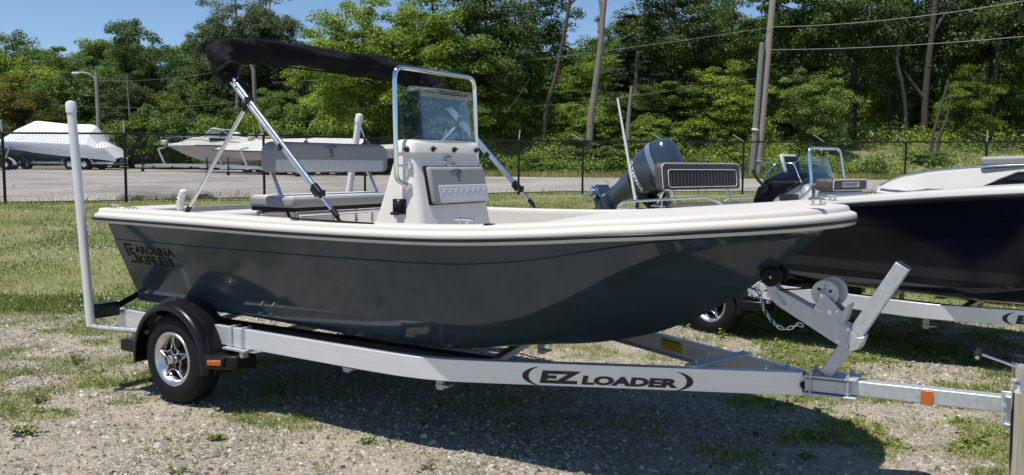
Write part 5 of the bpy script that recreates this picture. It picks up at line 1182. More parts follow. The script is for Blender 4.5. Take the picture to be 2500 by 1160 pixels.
far_trailer('dark trailer under the blue boat behind the seat', (-10.3, 47.6, zg_(-10.6, 47.6)), R(-16), 5.8, .42, (.5, 1.4), 1.0)
b = empty('white_runabout', (-6.9, 48.5, zg_(-6.9, 48.5)), R(168)); tag(b, 'white open runabout between the guide post and the console', 'boat')
far_hull(b, 5.6, 2.1, .6, .9, 1.40, 'farwhite', rake=1.2, sheer=.15, bottom='interior')
part('deck', MB().grid([[(x, -h, 1.43), (x, 0, 1.43+zz), (x, h, 1.43)] for x, h, zz in ((-2.7, .1, .1), (-2.0, .6, .2), (-.4, .95, .3), (2.8, 1.0, .1))]), 'farwhite', b, smooth=30)
far_trailer('low dark trailer with wheels under the white runabout', (-7.1, 48.5, zg_(-6.9, 48.5)), R(168), 5.6, .42, (.3, 1.2), .9, True, 'blackpaint')
tr_e = far_trailer('empty grey trailer parked behind the seat cushion of the skiff', (-11.6, 44.8, zg_(-11.6, 44.8)), R(-4), 5.0, .42, (.8,), 1.2)
# ------------------------------------------------------------------ vegetation
def leaf_mat(name, dark, mid, lite, trans=.35):
    m = bpy.data.materials.new(name); m.use_nodes = True; t = m.node_tree; N = t.nodes.new; L = t.links.new; t.nodes.remove(t.nodes['Principled BSDF']); out = t.nodes['Material Output']
    at = N('ShaderNodeAttribute'); at.attribute_name = 'tint'; oi = N('ShaderNodeObjectInfo')
    ad = N('ShaderNodeMath'); ad.operation = 'MULTIPLY_ADD'; L(oi.outputs['Random'], ad.inputs[0]); ad.inputs[1].default_value = .5; ad.inputs[2].default_value = -.25
    s = N('ShaderNodeMath'); s.operation = 'ADD'; L(at.outputs['Fac'], s.inputs[0]); L(ad.outputs[0], s.inputs[1])
    r = N('ShaderNodeValToRGB'); e = r.color_ramp.elements; e[0].position = .05; e[0].color = (*dark, 1); e.new(.5); e[1].position = .5; e[1].color = (*mid, 1); e[2].position = .97; e[2].color = (*lite, 1)
    L(s.outputs[0], r.inputs[0])
    d = N('ShaderNodeBsdfDiffuse'); tr = N('ShaderNodeBsdfTranslucent'); gl = N('ShaderNodeBsdfGlossy'); gl.inputs['Roughness'].default_value = .5; gl.inputs[0].default_value = (.9, .95, 1, 1)
    L(r.outputs[0], d.inputs[0])
    hs = N('ShaderNodeMix'); hs.data_type = 'RGBA'; hs.blend_type = 'MULTIPLY'; hs.inputs[0].default_value = 1; L(r.outputs[0], hs.inputs[6]); hs.inputs[7].default_value = (1.5, 1.6, .5, 1); L(hs.outputs[2], tr.inputs[0])
    m1 = N('ShaderNodeMixShader'); m1.inputs[0].default_value = trans; L(d.outputs[0], m1.inputs[1]); L(tr.outputs[0], m1.inputs[2])
    m2 = N('ShaderNodeMixShader'); m2.inputs[0].default_value = .022; L(m1.outputs[0], m2.inputs[1]); L(gl.outputs[0], m2.inputs[2]); L(m2.outputs[0], out.inputs[0]); return m
M['leaf_mid'] = leaf_mat('broadleaf_green', (.034, .063, .015), (.098, .165, .037), (.220, .293, .073))
M['leaf_bright'] = leaf_mat('maple_green', (.049, .081, .012), (.140, .220, .030), (.366, .439, .073))
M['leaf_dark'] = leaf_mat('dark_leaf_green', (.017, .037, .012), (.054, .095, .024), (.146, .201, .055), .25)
M['leaf_gold'] = leaf_mat('olive_gold_leaf', (.045, .050, .012), (.11, .115, .022), (.25, .20, .04))
M['leaf_grey'] = leaf_mat('poplar_grey_green', (.035, .055, .030), (.08, .11, .055), (.19, .22, .13))
M['leaf_pine'] = leaf_mat('conifer_green', (.012, .024, .012), (.028, .048, .024), (.06, .085, .04), .15)
M['weed'] = leaf_mat('weed_leaf', (.06, .085, .016), (.14, .19, .035), (.32, .36, .11), .3)
M['grass'] = leaf_mat('grass_blade', (.06, .10, .018), (.17, .215, .040), (.42, .39, .17), .3)
def leaf_quads(P, Nrm, size, asp=.55, rs=None):
    """diamond leaves at P with normals Nrm"""
    n = len(P); rnd = rs.randn(n, 3); a = np.cross(Nrm, rnd); a /= np.linalg.norm(a, axis=1)[:, None]+1e-9; b = np.cross(Nrm, a)
    L_ = (size*(.6+.8*rs.rand(n)))[:, None]; bend = Nrm*L_*.12
    V = np.stack([P-a*L_*.5-bend, P+b*L_*asp*.5, P+a*L_*.5-bend, P-b*L_*asp*.5], 1)
    return V.reshape(-1, 3)
def crown_mesh(name, seed, m, shape='round', nc=110, nl=130, leaf=.27, R0=(3.6, 3.6, 4.4), cl=1.0):
    rs = np.random.RandomState(seed); V = []; T = []; cc = []
    for i in range(nc):
        while True:
            d = rs.randn(3); d /= np.linalg.norm(d); r_ = rs.rand()**.45
            p = d*r_
            if shape == 'cone':
                h = rs.rand()**1.3; A = rs.rand()*6.283; rr_ = (1-h)*(.35+.65*rs.rand()); p = np.array([math.cos(A)*rr_, math.sin(A)*rr_, h*2-1])
            if shape == 'bush' and p[2] < -.35: continue
            if shape == 'tall': p[0] *= 1+.25*p[2]*0; p[2] = p[2]*1.0
            break
        k = .82+.36*rs.rand(); c = p*np.array(R0)*k; cc.append(c)
        n_ = int(nl*1.75*(.6+.8*rs.rand())); q = rs.randn(n_, 3); q /= np.linalg.norm(q, axis=1)[:, None]; rad = rs.rand(n_)**.4
        sz = cl*(.65+.7*rs.rand()); fl = .42 if shape != 'cone' else .22
        P = c+q*rad[:, None]*np.array([sz, sz, sz*fl]); 
        # drooping rims
        P[:, 2] -= .22*((P[:, 0]-c[0])**2+(P[:, 1]-c[1])**2)/sz
        Nn = q*.55+rs.randn(n_, 3)*.42+np.array([0, 0, .75]); Nn /= np.linalg.norm(Nn, axis=1)[:, None]
        V.append(leaf_quads(P, Nn, np.full(n_, leaf*.78), .6, rs)); tb = .5+.30*(rs.rand()-.5); T.append(np.repeat(np.clip(tb+.28*rs.randn(n_), 0, 1), 4))
    V = np.concatenate(V); T = np.concatenate(T); F = np.arange(len(V)).reshape(-1, 4)
    o = np_mesh(name, V, F, m, tint=T); me = o.data; bpy.data.objects.remove(o); return me, cc
def trunk_mesh(seed, h_lo, cc, r0_=.2, bend=.3, m='bark', top=None):
    """trunk from -h_lo (ground, local origin at crown centre) with limbs to some clumps"""
    rg = random.Random(seed); mb = MB(); zt_ = top if top else max(c[2] for c in cc)*.85
    P = []; n = 10
    for k in range(n+1): t = k/n; P.append(Vector((bend*math.sin(t*2.3+seed)*t, bend*math.cos(t*1.9+seed*2)*t, -h_lo+(zt_+h_lo)*t)))
    P = [p-Vector((P[0].x, P[0].y, 0)) for p in P]
    mb.tube(P, [r0_*(1.25 if k == 0 else 1)*(1-.82*k/n)+.015 for k in range(n+1)], 8)
    for c in rg.sample(cc, min(12, len(cc))):
        c = Vector(c); k = min(n-1, max(2, int((c.z*.55+h_lo)/(zt_+h_lo)*n))); a = P[k]; mid = (a+c)/2+Vector((0, 0, -.25)); mb.tube([a, mid, c], [r0_*.35*(1-.6*k/n)+.012, r0_*.2+.01, .012], 5)
    me = bpy.data.meshes.new('trunk'); me.from_pydata([tuple(v) for v in mb.v], [], mb.f); me.update(); finish(me, 60); me.materials.append(M[m]); return me
VAR = {}
def mkvar(key, seed, m, bark='bark', h_lo=6.0, r0_=.2, **kw):
    me, cc = crown_mesh('crown', seed, M[m], **kw); VAR[key] = (me, trunk_mesh(seed, h_lo, cc, r0_, m=bark), h_lo)
mkvar('mid0', 1, 'leaf_mid'); mkvar('mid1', 2, 'leaf_mid', nc=95, leaf=.25)
mkvar('bright0', 3, 'leaf_bright', nc=150, nl=150, leaf=.20, R0=(3.8, 3.8, 4.3), cl=.8)
mkvar('bright1', 4, 'leaf_bright', nc=90, leaf=.24)
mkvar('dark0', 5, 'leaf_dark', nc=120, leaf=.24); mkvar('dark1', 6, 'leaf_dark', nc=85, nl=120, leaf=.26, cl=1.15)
mkvar('grey0', 8, 'leaf_grey', bark='barkl', nc=170, nl=110, leaf=.20, R0=(2.7, 2.7, 5.2), cl=.8, r0_=.13)
mkvar('gold0', 9, 'leaf_gold', nc=100, leaf=.26)
mkvar('pine0', 10, 'leaf_pine', shape='cone', nc=120, nl=110, leaf=.22, R0=(2.4, 2.4, 5.6), cl=.8)
mkvar('bush0', 11, 'leaf_bright', shape='bush', nc=46, nl=110, leaf=.17, R0=(1.5, 1.3, 1.1), cl=.5, h_lo=.8, r0_=.04)
mkvar('bush1', 12, 'leaf_mid', shape='bush', nc=46, nl=110, leaf=.18, R0=(1.6, 1.3, 1.0), cl=.5, h_lo=.8, r0_=.04)
LMK = [(-400, 'left of the wrapped boat'), (60, 'behind the wrapped boat'), (270, 'right of the street light'), (400, 'above the tan cabin cruiser'), (560, 'behind the main bimini tubes'), (760, 'left of the far guide post'), (900, 'behind the console of the skiff'), (1180, 'just right of the console'), (1330, 'under the patch of sky'), (1450, 'right of the pale forked trunk'), (1600, 'above the brown backrest'), (1780, 'around the twin utility poles'), (1900, 'above the second console'), (2080, 'right of the second console'), (2250, 'beside the thick dark trunk'), (2400, 'at the fence corner post')]
def where(px): return [l for x, l in LMK if x <= px][-1]
def tree(name, var, X, Y, ztop, width, label, group=None, base=None, cbase=.12, rz=None, cat='tree', lean=(0, 0)):
    me, tm, h_lo = VAR[var]; zb = H_(X, Y)-.15 if base is None else base
    Rz = {'bush0': 1.2, 'bush1': 1.1, 'grey0': 5.6, 'pine0': 5.9}.get(var, 4.9); Rx = {'bush0': 1.7, 'bush1': 1.8, 'grey0': 3.1, 'pine0': 2.6}.get(var, 4.1)
    h = ztop-zb; zlow = zb+h*cbase if cat == 'tree' else zb-.2; sz = (ztop-zlow)/2/Rz; sx_ = width/2/Rx; cz_ = (ztop+zlow)/2
    r = empty(name, (X, Y, zb)); r.rotation_euler = (lean[0], lean[1], random.uniform(0, 6.28) if rz is None else rz); tag(r, label, cat, group)
    c = bpy.data.objects.new('crown' if cat == 'tree' else 'foliage', me); COL.objects.link(c); c.parent = r; c.location = (0, 0, cz_-zb); c.scale = (sx_, sx_, sz)
    t = bpy.data.objects.new('trunk' if cat == 'tree' else 'stem', tm); COL.objects.link(t); t.parent = r; st = (cz_-zb)/h_lo; t.location = (0, 0, cz_-zb); t.scale = (max(sx_, .5 if cat == 'tree' else .3), max(sx_, .5 if cat == 'tree' else .3), st)
    return r
def pz(px, py, Y): return (px-1250)/2100*Y, 1.677+(399.2+.0079*(px-1250)-py)/2100*Y   # helper converts sighted bearings to metres
SKY = [(-300, 20), (0, 45), (60, 45), (120, 75), (200, 92), (255, 62), (300, 34), (345, 30), (400, 40), (430, 58), (480, 52), (520, 30), (560, -40), (680, -40), (705, 70), (735, 112), (765, 108), (800, 75), (850, 20), (900, -60), (1310, -60), (1375, 118), (1560, 112), (1595, -40), (1700, -60), (1760, 5), (1800, 30), (1860, -20), (2500, -100), (2900, -100)]
rg = random.Random(21)
# far row(s)
i = 0
px = -180
while px < 1500:
    Y = rg.uniform(86, 98); top = np.interp(px, [s[0] for s in SKY], [s[1] for s in SKY])+rg.uniform(4, 26)
    if 540 < px < 700: top = rg.uniform(40, 70)
    if 850 < px: top = max(top, rg.uniform(90, 120))
    if 1330 < px: top = rg.uniform(95, 125)
    X, zt_ = pz(px, top, Y); tree('broadleaf_tree', rg.choice(['mid0', 'mid1', 'mid0', 'dark1', 'grey0' if rg.random() < .3 else 'mid1']), X, Y, zt_, rg.uniform(7, 9.5), 'green tree in the back row of the wood, '+where(px), 'trees in the back row of the wood', cbase=.05); px += rg.uniform(50, 80)
px = -160
while px < 1420:   # second row
    Y = rg.uniform(73, 80); top = np.interp(px, [s[0] for s in SKY], [s[1] for s in SKY])+rg.uniform(35, 110)
    top = max(top, 110)
    X, zt_ = pz(px, top, Y); tree('broadleaf_tree', rg.choice(['mid0', 'mid1', 'dark0', 'dark1', 'bright1']), X, Y, zt_, rg.uniform(6, 8.5), 'mid height tree in the middle row, '+where(px), 'trees in the middle row of the wood', cbase=.03); px += rg.uniform(48, 85)
named = [  # px, Y, top py, width m, variant, label
    (45, 64, 168, 5.6, 'gold0', 'olive gold round tree behind the wrapped boat at the far left'),
    (325, 72, 26, 5.5, 'mid1', 'tall tree with spreading top left of the bimini'),
    (190, 70, 130, 7, 'mid0', 'full green tree above the street light arm'),
    (325, 65, 175, 4.6, 'grey0', 'slender pale tree with visible branches right of the street light'),
    (120, 66, 235, 4.5, 'dark0', 'dark low tree right of the olive gold tree'),
    (590, 66, -30, 6.0, 'grey0', 'tall grey-green poplar above the bimini corner'),
    (660, 68, -60, 6.5, 'grey0', 'second tall poplar reaching above the photo, right of the first'),
    (535, 67, 5, 5.0, 'grey0', 'leftmost tall poplar above the bimini corner'),
    (715, 70, 40, 4.0, 'grey0', 'slim poplar right of the two tall ones'),
    (505, 67, 130, 6.0, 'mid1', 'medium tree directly left of the bimini corner'),
    (430, 66, 215, 5.0, 'bright1', 'rounded light green tree behind the cabin cruiser'),
    (560, 63, 235, 5.0, 'mid0', 'small round tree above the tan cruiser windscreen'),
    (680, 62, 205, 4.6, 'mid1', 'small tree seen between the bimini tubes'),
    (790, 60, 200, 4.6, 'bright1', 'bright bushy tree left of the far guide post'),
    (880, 53, -60, 8.4, 'bright0', 'big bright maple rising behind the bimini'),
    (1060, 52, -100, 8.6, 'bright0', 'big sunlit maple directly behind the console'),
    (985, 58, 40, 7.5, 'mid0', 'green tree filling the gap between the two maples'),
    (1190, 53, -60, 7.5, 'dark0', 'dark leafy tree right of the console rail'),
    (1290, 57, -80, 6.5, 'dark1', 'dark open tree left of the leaning trunk'),
    (1125, 50, 190, 5.2, 'bright1', 'lower bright tree right beside the console windshield'),
    (1420, 66, 118, 6.5, 'bright1', 'light green tree below the patch of sky'),
    (1500, 72, 95, 6.5, 'mid0', 'distant green tree under the patch of sky'),
    (1400, 58, 210, 5.0, 'mid1', 'mid green tree between the two leaning trunks'),
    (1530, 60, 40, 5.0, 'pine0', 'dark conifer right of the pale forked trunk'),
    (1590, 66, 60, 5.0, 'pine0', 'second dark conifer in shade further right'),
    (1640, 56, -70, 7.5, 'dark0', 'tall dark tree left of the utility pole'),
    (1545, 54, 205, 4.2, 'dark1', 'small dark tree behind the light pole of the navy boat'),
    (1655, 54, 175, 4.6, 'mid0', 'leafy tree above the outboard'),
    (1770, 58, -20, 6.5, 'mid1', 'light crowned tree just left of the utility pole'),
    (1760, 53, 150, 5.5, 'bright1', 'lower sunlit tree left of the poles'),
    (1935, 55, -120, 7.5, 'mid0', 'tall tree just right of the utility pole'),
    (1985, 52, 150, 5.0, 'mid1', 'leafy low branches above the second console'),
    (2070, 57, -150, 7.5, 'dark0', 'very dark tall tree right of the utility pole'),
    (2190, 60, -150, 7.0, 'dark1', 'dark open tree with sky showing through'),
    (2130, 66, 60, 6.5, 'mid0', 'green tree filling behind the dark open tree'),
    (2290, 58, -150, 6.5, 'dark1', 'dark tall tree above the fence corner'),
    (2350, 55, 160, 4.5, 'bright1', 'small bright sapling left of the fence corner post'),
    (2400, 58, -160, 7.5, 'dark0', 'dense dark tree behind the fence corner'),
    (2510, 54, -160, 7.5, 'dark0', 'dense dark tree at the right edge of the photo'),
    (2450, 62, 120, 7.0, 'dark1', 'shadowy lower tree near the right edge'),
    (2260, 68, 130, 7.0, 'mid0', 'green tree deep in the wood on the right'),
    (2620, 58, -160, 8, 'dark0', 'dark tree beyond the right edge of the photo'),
]
for (px, Y, top, wd, var, lab) in named:
    X, zt_ = pz(px, top, Y); tree({'pine0': 'conifer_tree', 'grey0': 'poplar_tree', 'bright0': 'maple_tree'}.get(var, 'broadleaf_tree'), var, X, Y, zt_, wd, lab, cbase=.10 if px < 1300 else (.16 if top < 0 else .02))
for k, px in enumerate(np.arange(1480, 2760, 62)):
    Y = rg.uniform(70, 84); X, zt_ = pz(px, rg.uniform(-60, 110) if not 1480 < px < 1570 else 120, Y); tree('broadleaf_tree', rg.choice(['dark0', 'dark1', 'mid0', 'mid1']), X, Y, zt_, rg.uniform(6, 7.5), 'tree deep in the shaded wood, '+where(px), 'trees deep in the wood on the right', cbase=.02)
for k, px in enumerate(np.arange(1250, 2800, 75)):
    Y = rg.uniform(88, 100); X, zt_ = pz(px, rg.uniform(110, 200), Y); tree('broadleaf_tree', rg.choice(['dark0', 'dark1', 'mid0']), X, Y, zt_, rg.uniform(8, 10), 'tree in the farthest row, '+where(px), 'trees in the farthest row on the right', cbase=0)
# bare trunks one can tell apart
def trunk(pts, r0_, r1_, m, label, fork=None, Y=52, py0_fix=True):
    P = []
    for px, py in pts: X, z = pz(px, py, Y); P.append(Vector((X, Y, z)))
    if py0_fix: g_ = Vector((P[0].x-(P[1].x-P[0].x)*.3, Y, H_(P[0].x, Y)-.2)); P = ([g_]+P) if g_.z < P[0].z-.2 else P
    b = P[0]; r = empty('bare_trunk', (b.x, b.y, b.z)); tag(r, label, 'tree trunk')
    Q = spline([p-b for p in P], 5); part('trunk', MB().tube(Q, list(np.linspace(r0_, r1_, len(Q))), 9), m, r, smooth=60)
    for f in fork or []:
        F_ = [Vector((pz(px, py, Y)[0], Y, pz(px, py, Y)[1]))-b for px, py in f]; S = spline(F_, 4); part('limb', MB().tube(S, list(np.linspace(r1_*.9, r1_*.4, len(S))), 6), m, r, smooth=60)
trunk([(1330, 270), (1350, 200), (1372, 90), (1390, -30)], .17, .10, 'bark', 'dark leaning trunk crossing the patch of sky', [[(1385, 20), (1405, 0), (1430, -25)]])
trunk([(1438, 300), (1445, 240), (1459, 120), (1464, 45), (1472, -40)], .23, .14, 'barkl', 'pale forked trunk in front of the sky, thickest of the bare trunks', [[(1463, 60), (1457, 20), (1450, -30)], [(1460, 90), (1452, 60)]], 51)
trunk([(1548, 160), (1556, 90), (1566, 0), (1570, -40)], .16, .11, 'barkl', 'thin pale trunk among the conifers', None, 58)
trunk([(1529, 318), (1532, 260), (1536, 214)], .15, .08, 'barkl', 'broken pale stump standing on the shrub bank', None, 50)
trunk([(2248, 345), (2246, 240), (2252, 120), (2262, -30)], .25, .17, 'bark', 'thick dark trunk near the fence corner', [[(2247, 250), (2200, 190)], [(2255, 90), (2290, 30)]], 56)
trunk([(2204, 345), (2198, 262), (2186, 200), (2172, 150), (2176, 110)], .14, .10, 'barkl', 'pale broken trunk leaning in the dark wood', None, 57)
trunk([(2078, 350), (2074, 200), (2080, 60), (2088, -30)], .19, .14, 'bark', 'dark upright trunk behind the second console', None, 59)
trunk([(2160, 340), (2165, 200), (2180, 60), (2190, -40)], .18, .14, 'bark', 'dark trunk beside the pale broken one', None, 60)
trunk([(2268, 340), (2280, 280), (2300, 200)], .12, .06, 'bark', 'thin curved sapling trunk right of the thick trunk', [[(2283, 260), (2300, 240)]], 52)
trunk([(2285, 335), (2300, 290), (2308, 240)], .11, .06, 'bark', 'second thin curved sapling trunk further right', None, 52)
trunk([(2408, 340), (2412, 200), (2418, 60)], .16, .12, 'bark', 'shaded trunk behind the fence corner post', None, 55)
trunk([(625, 205), (620, 165), (618, 120)], .17, .13, 'barkl', 'pale poplar trunk under the bimini corner', None, 63)
trunk([(583, 300), (584, 220), (586, 140)], .14, .11, 'barkl', 'thin poplar trunk beside the main bimini tube', None, 63)
trunk([(322, 290), (320, 240), (318, 190)], .07, .04, 'barkl', 'bare grey trunk between street light and cruiser', None, 62)
trunk([(1232, 278), (1262, 240), (1290, 195)], .025, .015, 'bark', 'thin bare branch hanging in front of the dark tree', None, 49, False)
trunk([(1670, 330), (1672, 280), (1676, 220)], .14, .10, 'bark', 'shaded trunk above the brown backrest', None, 54)
# front bushes: left yard edge and the bank
k = 0
for px in np.arange(330, 1260, 46):
    Y = rg.uniform(57.5, 61); top = rg.uniform(255, 330) if px < 700 else rg.uniform(240, 320); X, zt_ = pz(px, top, Y)
    if px > 1000: Y = rg.uniform(52, 54)
    tree('shrub', rg.choice(['bush0', 'bush1', 'bush0']), X, Y, max(zt_, H_(X, Y)+1.2), rg.uniform(3.5, 5), 'leafy shrub at the far edge of the yard, '+where(px), 'shrubs at the far edge of the yard', cat='shrub')
for px in np.arange(-60, 330, 60):
    Y = rg.uniform(66, 68); top = rg.uniform(270, 310); X, zt_ = pz(px, top, Y); tree('shrub', rg.choice(['bush0', 'bush1']), X, Y, zt_, rg.uniform(4, 6), 'leafy shrub low in the wood, '+where(px), 'shrubs behind the wrapped boat', cat='shrub')
for n_ in range(78):
    px = rg.uniform(1010, 2560); Y = rg.uniform(48.8, 57); 
    if px > 1950 and Y > 52: px = rg.uniform(1000, 1800)
    X = (px-1250)/2100*Y; hgt = rg.uniform(.7, 1.9) if px < 1850 else rg.uniform(.5, 1.3)
    if px > 2060 and rg.random() < .35: continue
    tree('shrub', rg.choice(['bush0', 'bush1', 'bush0']), X, Y, H_(X, Y)+hgt, rg.uniform(1.8, 4.2), 'low green shrub on the bank, '+where(px), 'shrubs on the bank', cat='shrub')
# undergrowth covering the bank
def scatter_leaves(name, n, xr, yr, hmax, leaf, m, seed, dens=None, kind='stuff', lift=0):
    rs = np.random.RandomState(seed); X = rs.uniform(*xr, n); Y = rs.uniform(*yr, n)
    if dens is not None: k = rs.rand(n) < dens(X, Y); X, Y = X[k], Y[k]
    n = len(X); cl = fbm(X*.9, Y*.9+seed, 4); Z = height(X, Y)+lift+rs.rand(n)**1.2*hmax*(.3+1.2*cl)
    Nn = rs.randn(n, 3)*.5+np.array([0, -.25, .9]); Nn /= np.linalg.norm(Nn, axis=1)[:, None]
    V = leaf_quads(np.stack([X, Y, Z], 1), Nn, np.full(n, leaf), .6, rs); T = np.repeat(np.clip(.25+.5*cl+.22*rs.randn(n), 0, 1), 4)
    return tag(np_mesh(name, V, np.arange(len(V)).reshape(-1, 4), m, tint=T), kind=kind)
inv = lambda X, Y: np.abs(X)/Y < .66
scatter_leaves('undergrowth', 190000, (-8, 38), (47.8, 58.5), 1.15, .15, 'leaf_bright', 31, lambda X, Y: inv(X, Y)*(sstep(.30, .46, fbm(X*.35, Y*.5, 3)))*np.where(X > 20, .3, 1))
scatter_leaves('undergrowth', 40000, (-46, 0), (56.5, 68), .7, .2, 'leaf_mid', 32, lambda X, Y: inv(X, Y)*(Y > np.where(X < -16, 64.6, 57)))
# ------------------------------------------------------------------ near ground cover
def in_view(X, Y, m=.3): return (np.abs(X) < .61*Y+m)
def blades(name, n, xr, yr, hh, ww, seed, dens, m='grass', lo=.4):
    rs = np.random.RandomState(seed); Y = rs.uniform(yr[0]**.6, yr[1]**.6, n)**(1/.6); X = rs.uniform(-1, 1, n)*(.61*Y+.3)
    k = rs.rand(n) < dens(X, Y); X, Y = X[k], Y[k]; n = len(X); Z = height(X, Y)-.004
    A = rs.rand(n)*6.283; h = hh*(lo+(1-lo)*2*rs.rand(n)**1.5)*(.6+.8*fbm(X*2, Y*2, 3)); w_ = ww*(.6+.8*rs.rand(n)); lean = h*(.2+.8*rs.rand(n)); B = rs.rand(n)*6.283
    b = np.stack([X, Y, Z], 1); d = np.stack([np.cos(A), np.sin(A), 0*A], 1)*w_[:, None]*.5; l = np.stack([np.cos(B)*lean, np.sin(B)*lean, h], 1)
    V = np.stack([b-d, b+d, b+l], 1).reshape(-1, 3); T = np.repeat(np.clip(.5+.22*rs.randn(n)+1.3*(fbm(X*.45, Y*.6, 4)-.5), 0, 1), 3)
    return tag(np_mesh(name, V, np.arange(len(V)).reshape(-1, 3), m, tint=T), kind='stuff')
blades('grass', 330000, None, (4.2, 10.5), .034, .0065, 41, lambda X, Y: grassmask(X, Y)*.8*(1-.4*sstep(.5, .75, fbm(X*6, Y*6, 3))))
blades('grass', 260000, None, (9.3, 27), .045, .013, 42, lambda X, Y: grassmask(X, Y)*(Y < fence_y(X)+.6)*(.35+.65*sstep(.38, .55, fbm(X*.9+4, Y*1.1+2, 4))))
blades('verge_grass', 60000, None, (46.2, 49), .28, .05, 44, lambda X, Y: (X > -4)*.9)
blades('tall_grass', 26000, None, (20, 32), .22, .022, 43, lambda X, Y: (np.abs(Y-fence_y(X)-.1) < .45)*.7)
def rosettes(name, n, yr, seed, dens, size):
    rs = np.random.RandomState(seed); Y = rs.uniform(yr[0]**.6, yr[1]**.6, n)**(1/.6); X = rs.uniform(-1, 1, n)*(.61*Y+.3); k = rs.rand(n) < dens(X, Y); X, Y = X[k], Y[k]; n = len(X)
    V = []; T = []
    for q in range(9):
        A = rs.rand(n)*6.283; r_ = size*(.3+1.1*rs.rand(n)); P = np.stack([X+np.cos(A)*r_, Y+np.sin(A)*r_, height(X, Y)+.008+size*.9*rs.rand(n)], 1)
        Nn = np.stack([np.cos(A)*.45, np.sin(A)*.45, np.ones(n)], 1)+rs.randn(n, 3)*.3; Nn /= np.linalg.norm(Nn, axis=1)[:, None]
        V.append(leaf_quads(P, Nn, size*(.7+.6*rs.rand(n)), .55, rs)); T.append(np.repeat(np.clip(.55+.25*rs.randn(n), 0, 1), 4))
    V = np.concatenate(V); return tag(np_mesh(name, V, np.arange(len(V)).reshape(-1, 4), 'weed', tint=np.concatenate(T)), kind='stuff')
rosettes('low_weeds', 5200, (4.2, 10.5), 51, lambda X, Y: sstep(.3, .8, grassmask(X, Y)), .022)
rosettes('low_weeds', 2600, (5.0, 9.5), 52, lambda X, Y: grassmask(X, Y)*sstep(1.2, 2.4, X), .036)
rosettes('low_weeds', 3200, (4.2, 9.5), 53, lambda X, Y: .15+.7*(fbm(X*1.7+3, Y*1.7, 3) > .5), .014)
blades('grass_tufts', 90000, None, (4.2, 9.8), .03, .005, 45, lambda X, Y: (.05+.95*(fbm(X*5+9, Y*5, 3) > .57))*(.25+.75*sstep(.42, .58, fbm(X*.8+2, Y*.8+7, 3))))
# clover flowers
rs = np.random.RandomState(61); n = 2600; Y = rs.uniform(8.5, 20, n); X = rs.uniform(-1, 1, n)*(.62*Y); k = (rs.rand(n) < grassmask(X, Y))*(fbm(X*.7, Y*.7, 3) > .45)*(X < -2.2); k = k.astype(bool); X, Y = X[k], Y[k]; Z = height(X, Y)+.05+.02*rs.rand(len(X))
o_ = np.array([[.011, 0, 0], [0, .011, 0], [-.011, 0, 0], [0, -.011, 0], [0, 0, .012], [0, 0, -.008]]); V = (np.stack([X, Y, Z], 1)[:, None]+o_[None]).reshape(-1, 3); f_ = np.array([[0, 1, 4], [1, 2, 4], [2, 3, 4], [3, 0, 4], [1, 0, 5], [2, 1, 5], [3, 2, 5], [0, 3, 5]]); F_ = (np.arange(len(X))[:, None, None]*6+f_[None]).reshape(-1, 3)
tag(np_mesh('clover_flowers', V, F_, 'piping'), kind='stuff')
# gravel stones
def stone_mat():
    m = mat('gravel_stone', (.3, .28, .25), .85); t = m.node_tree; at = t.nodes.new('ShaderNodeAttribute'); at.attribute_name = 'tint'; r = t.nodes.new('ShaderNodeValToRGB'); e = r.color_ramp.elements
    e[0].color = (.045, .043, .041, 1); e[1].color = (.60, .56, .49, 1); e.new(.5); e[1].position = .5; e[1].color = (.26, .228, .186, 1); t.links.new(at.outputs['Fac'], r.inputs[0]); t.links.new(r.outputs[0], t.nodes['Principled BSDF'].inputs[0]); return m
M['stone'] = stone_mat()
def stones(n, yr, s0, s1, seed, dens):
    rs = np.random.RandomState(seed); Y = rs.uniform(yr[0]**.5, yr[1]**.5, n)**2; X = rs.uniform(-1, 1, n)*(.61*Y+.3); k = rs.rand(n) < dens(X, Y); X, Y = X[k], Y[k]; n = len(X)
    s = s0+(s1-s0)*rs.rand(n)**3; Z = height(X, Y)+s*.1; base = np.array([[1, 0, -.2], [.3, .8, -.2], [-.7, .6, -.2], [-.9, -.4, -.2], [.2, -.9, -.2], [.35, .1, .55], [-.35, -.05, .5]])
    f_ = np.array([[0, 1, 5], [1, 2, 5], [2, 6, 5], [2, 3, 6], [3, 4, 6], [4, 5, 6], [4, 0, 5]])
    A = rs.rand(n)*6.283; ca, sa = np.cos(A)[:, None], np.sin(A)[:, None]; B = base[None]*(1+.35*rs.randn(n, 7, 3)); B = B*s[:, None, None]*.5*np.array([1, .8, .8])
    Vx = B[..., 0]*ca-B[..., 1]*sa+X[:, None]; Vy = B[..., 0]*sa+B[..., 1]*ca+Y[:, None]; Vz = B[..., 2]+Z[:, None]
    F_ = (np.arange(n)[:, None, None]*7+f_[None]).reshape(-1, 3)
    tag(np_mesh('gravel', np.stack([Vx, Vy, Vz], -1).reshape(-1, 3), F_, 'stone', tint=np.repeat(np.clip(.5+.24*rs.randn(n), 0, 1), 7)), kind='stuff')
stones(100000, (4.1, 9.8), .008, .040, 71, lambda X, Y: (1-.8*grassmask(X, Y))*(.35+.65*sstep(.42, .6, fbm(X*1.1+30, Y*1.1, 4))))
stones(900, (4.1, 10.5), .03, .075, 72, lambda X, Y: .5+0*X)
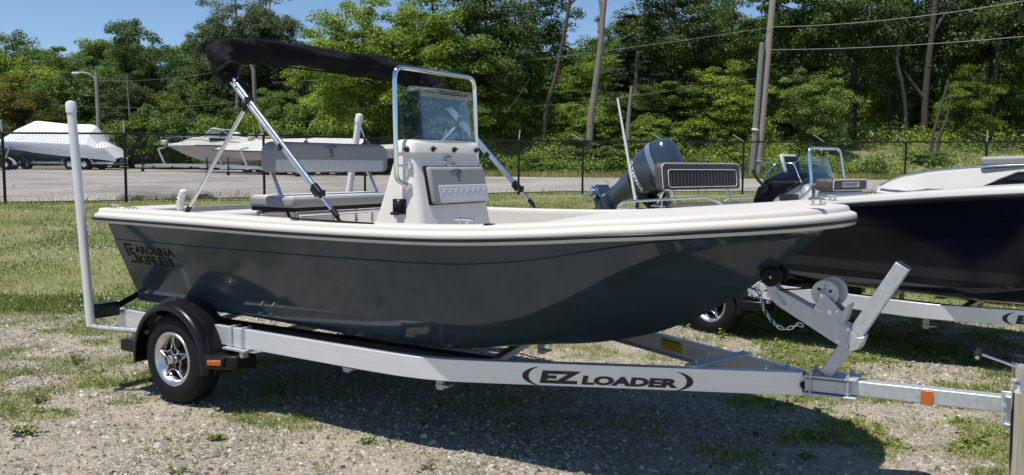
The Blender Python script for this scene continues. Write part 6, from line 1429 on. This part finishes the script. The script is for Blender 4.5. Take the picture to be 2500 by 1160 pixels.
# single weeds one can point to
def weed(px, py, hgt, wd, label, nl=26, seed=0, leaf=.04):
    dn = (px-1250)/2100; 
    # ground point under the sight line
    X, Y = None, None
    dcam = Vector(f0)+cx_*((px-1250)/2100)-cy_*((py-580)/2100); t = -1.677/dcam.z; X, Y = dcam.x*t, dcam.y*t
    r = empty('weed_plant', (X, Y, H_(X, Y))); tag(r, label, 'weed', 'single weeds in the gravel'); rs = np.random.RandomState(seed+100); 
    mb = MB()
    P = []; Nn = []
    for k in range(max(3, nl//5)):
        A = rs.rand()*6.283; ln = wd*(.4+.6*rs.rand()); tip = np.array([math.cos(A)*ln, math.sin(A)*ln, hgt*(.5+.5*rs.rand())]); mb.tube([(0, 0, 0), tuple(tip*np.array([.4, .4, .6])), tuple(tip)], [.0025, .002, .001], 4, cap=False)
        for s in np.linspace(.3, 1, 6):
            q = tip*np.array([s, s, s**.8]); P.append(q+rs.randn(3)*leaf*.3); nn = np.array([math.cos(A)*.3, math.sin(A)*.3, 1])+rs.randn(3)*.3; Nn.append(nn/np.linalg.norm(nn))
    part('stem', mb, 'weed', r, recalc=False); P = np.array(P); V = leaf_quads(P, np.array(Nn), np.full(len(P), leaf), .6, rs)
    np_mesh('leaves', V, np.arange(len(V)).reshape(-1, 4), 'weed', parent=r, tint=np.repeat(np.clip(.5+.25*rs.randn(len(P)), 0, 1), 4))
for i, a in enumerate([(692, 975, .14, .07, 'upright leafy weed in the shade just right of the trailer wheel', 40, .03), (527, 1072, .05, .07, 'small weed clump below the trailer wheel', 30, .03), (905, 1078, .05, .09, 'weed clump at the edge of the boat shadow, bottom centre', 34, .028), (1045, 1146, .04, .06, 'tiny weed at the bottom edge left of centre', 20, .022), (430, 1156, .05, .10, 'fern-like weed at the bottom edge below the wheel', 30, .03), (60, 1062, .06, .13, 'broad-leaved weed near the left edge', 34, .05), (185, 890, .12, .10, 'spindly weed left of the trailer wheel', 36, .03), (1890, 995, .06, .05, 'small sprout beside the end of the trailer rail', 22, .022), (1030, 1040, .05, .08, 'weed growing in the dark shadow under the boat', 26, .03), (100, 985, .10, .09, 'thin weed left of the boat, above the broad-leaved one', 26, .025), (2360, 1080, .05, .12, 'broad weed right of the boat shadow near the jack', 40, .045), (1960, 1120, .04, .10, 'weed patch inside the tip of the bow shadow', 30, .03), (1765, 815, .10, .06, 'upright weed in front of the wheel of the second trailer', 26, .03)]):
    weed(*a[:5], nl=a[5], seed=i, leaf=a[6])
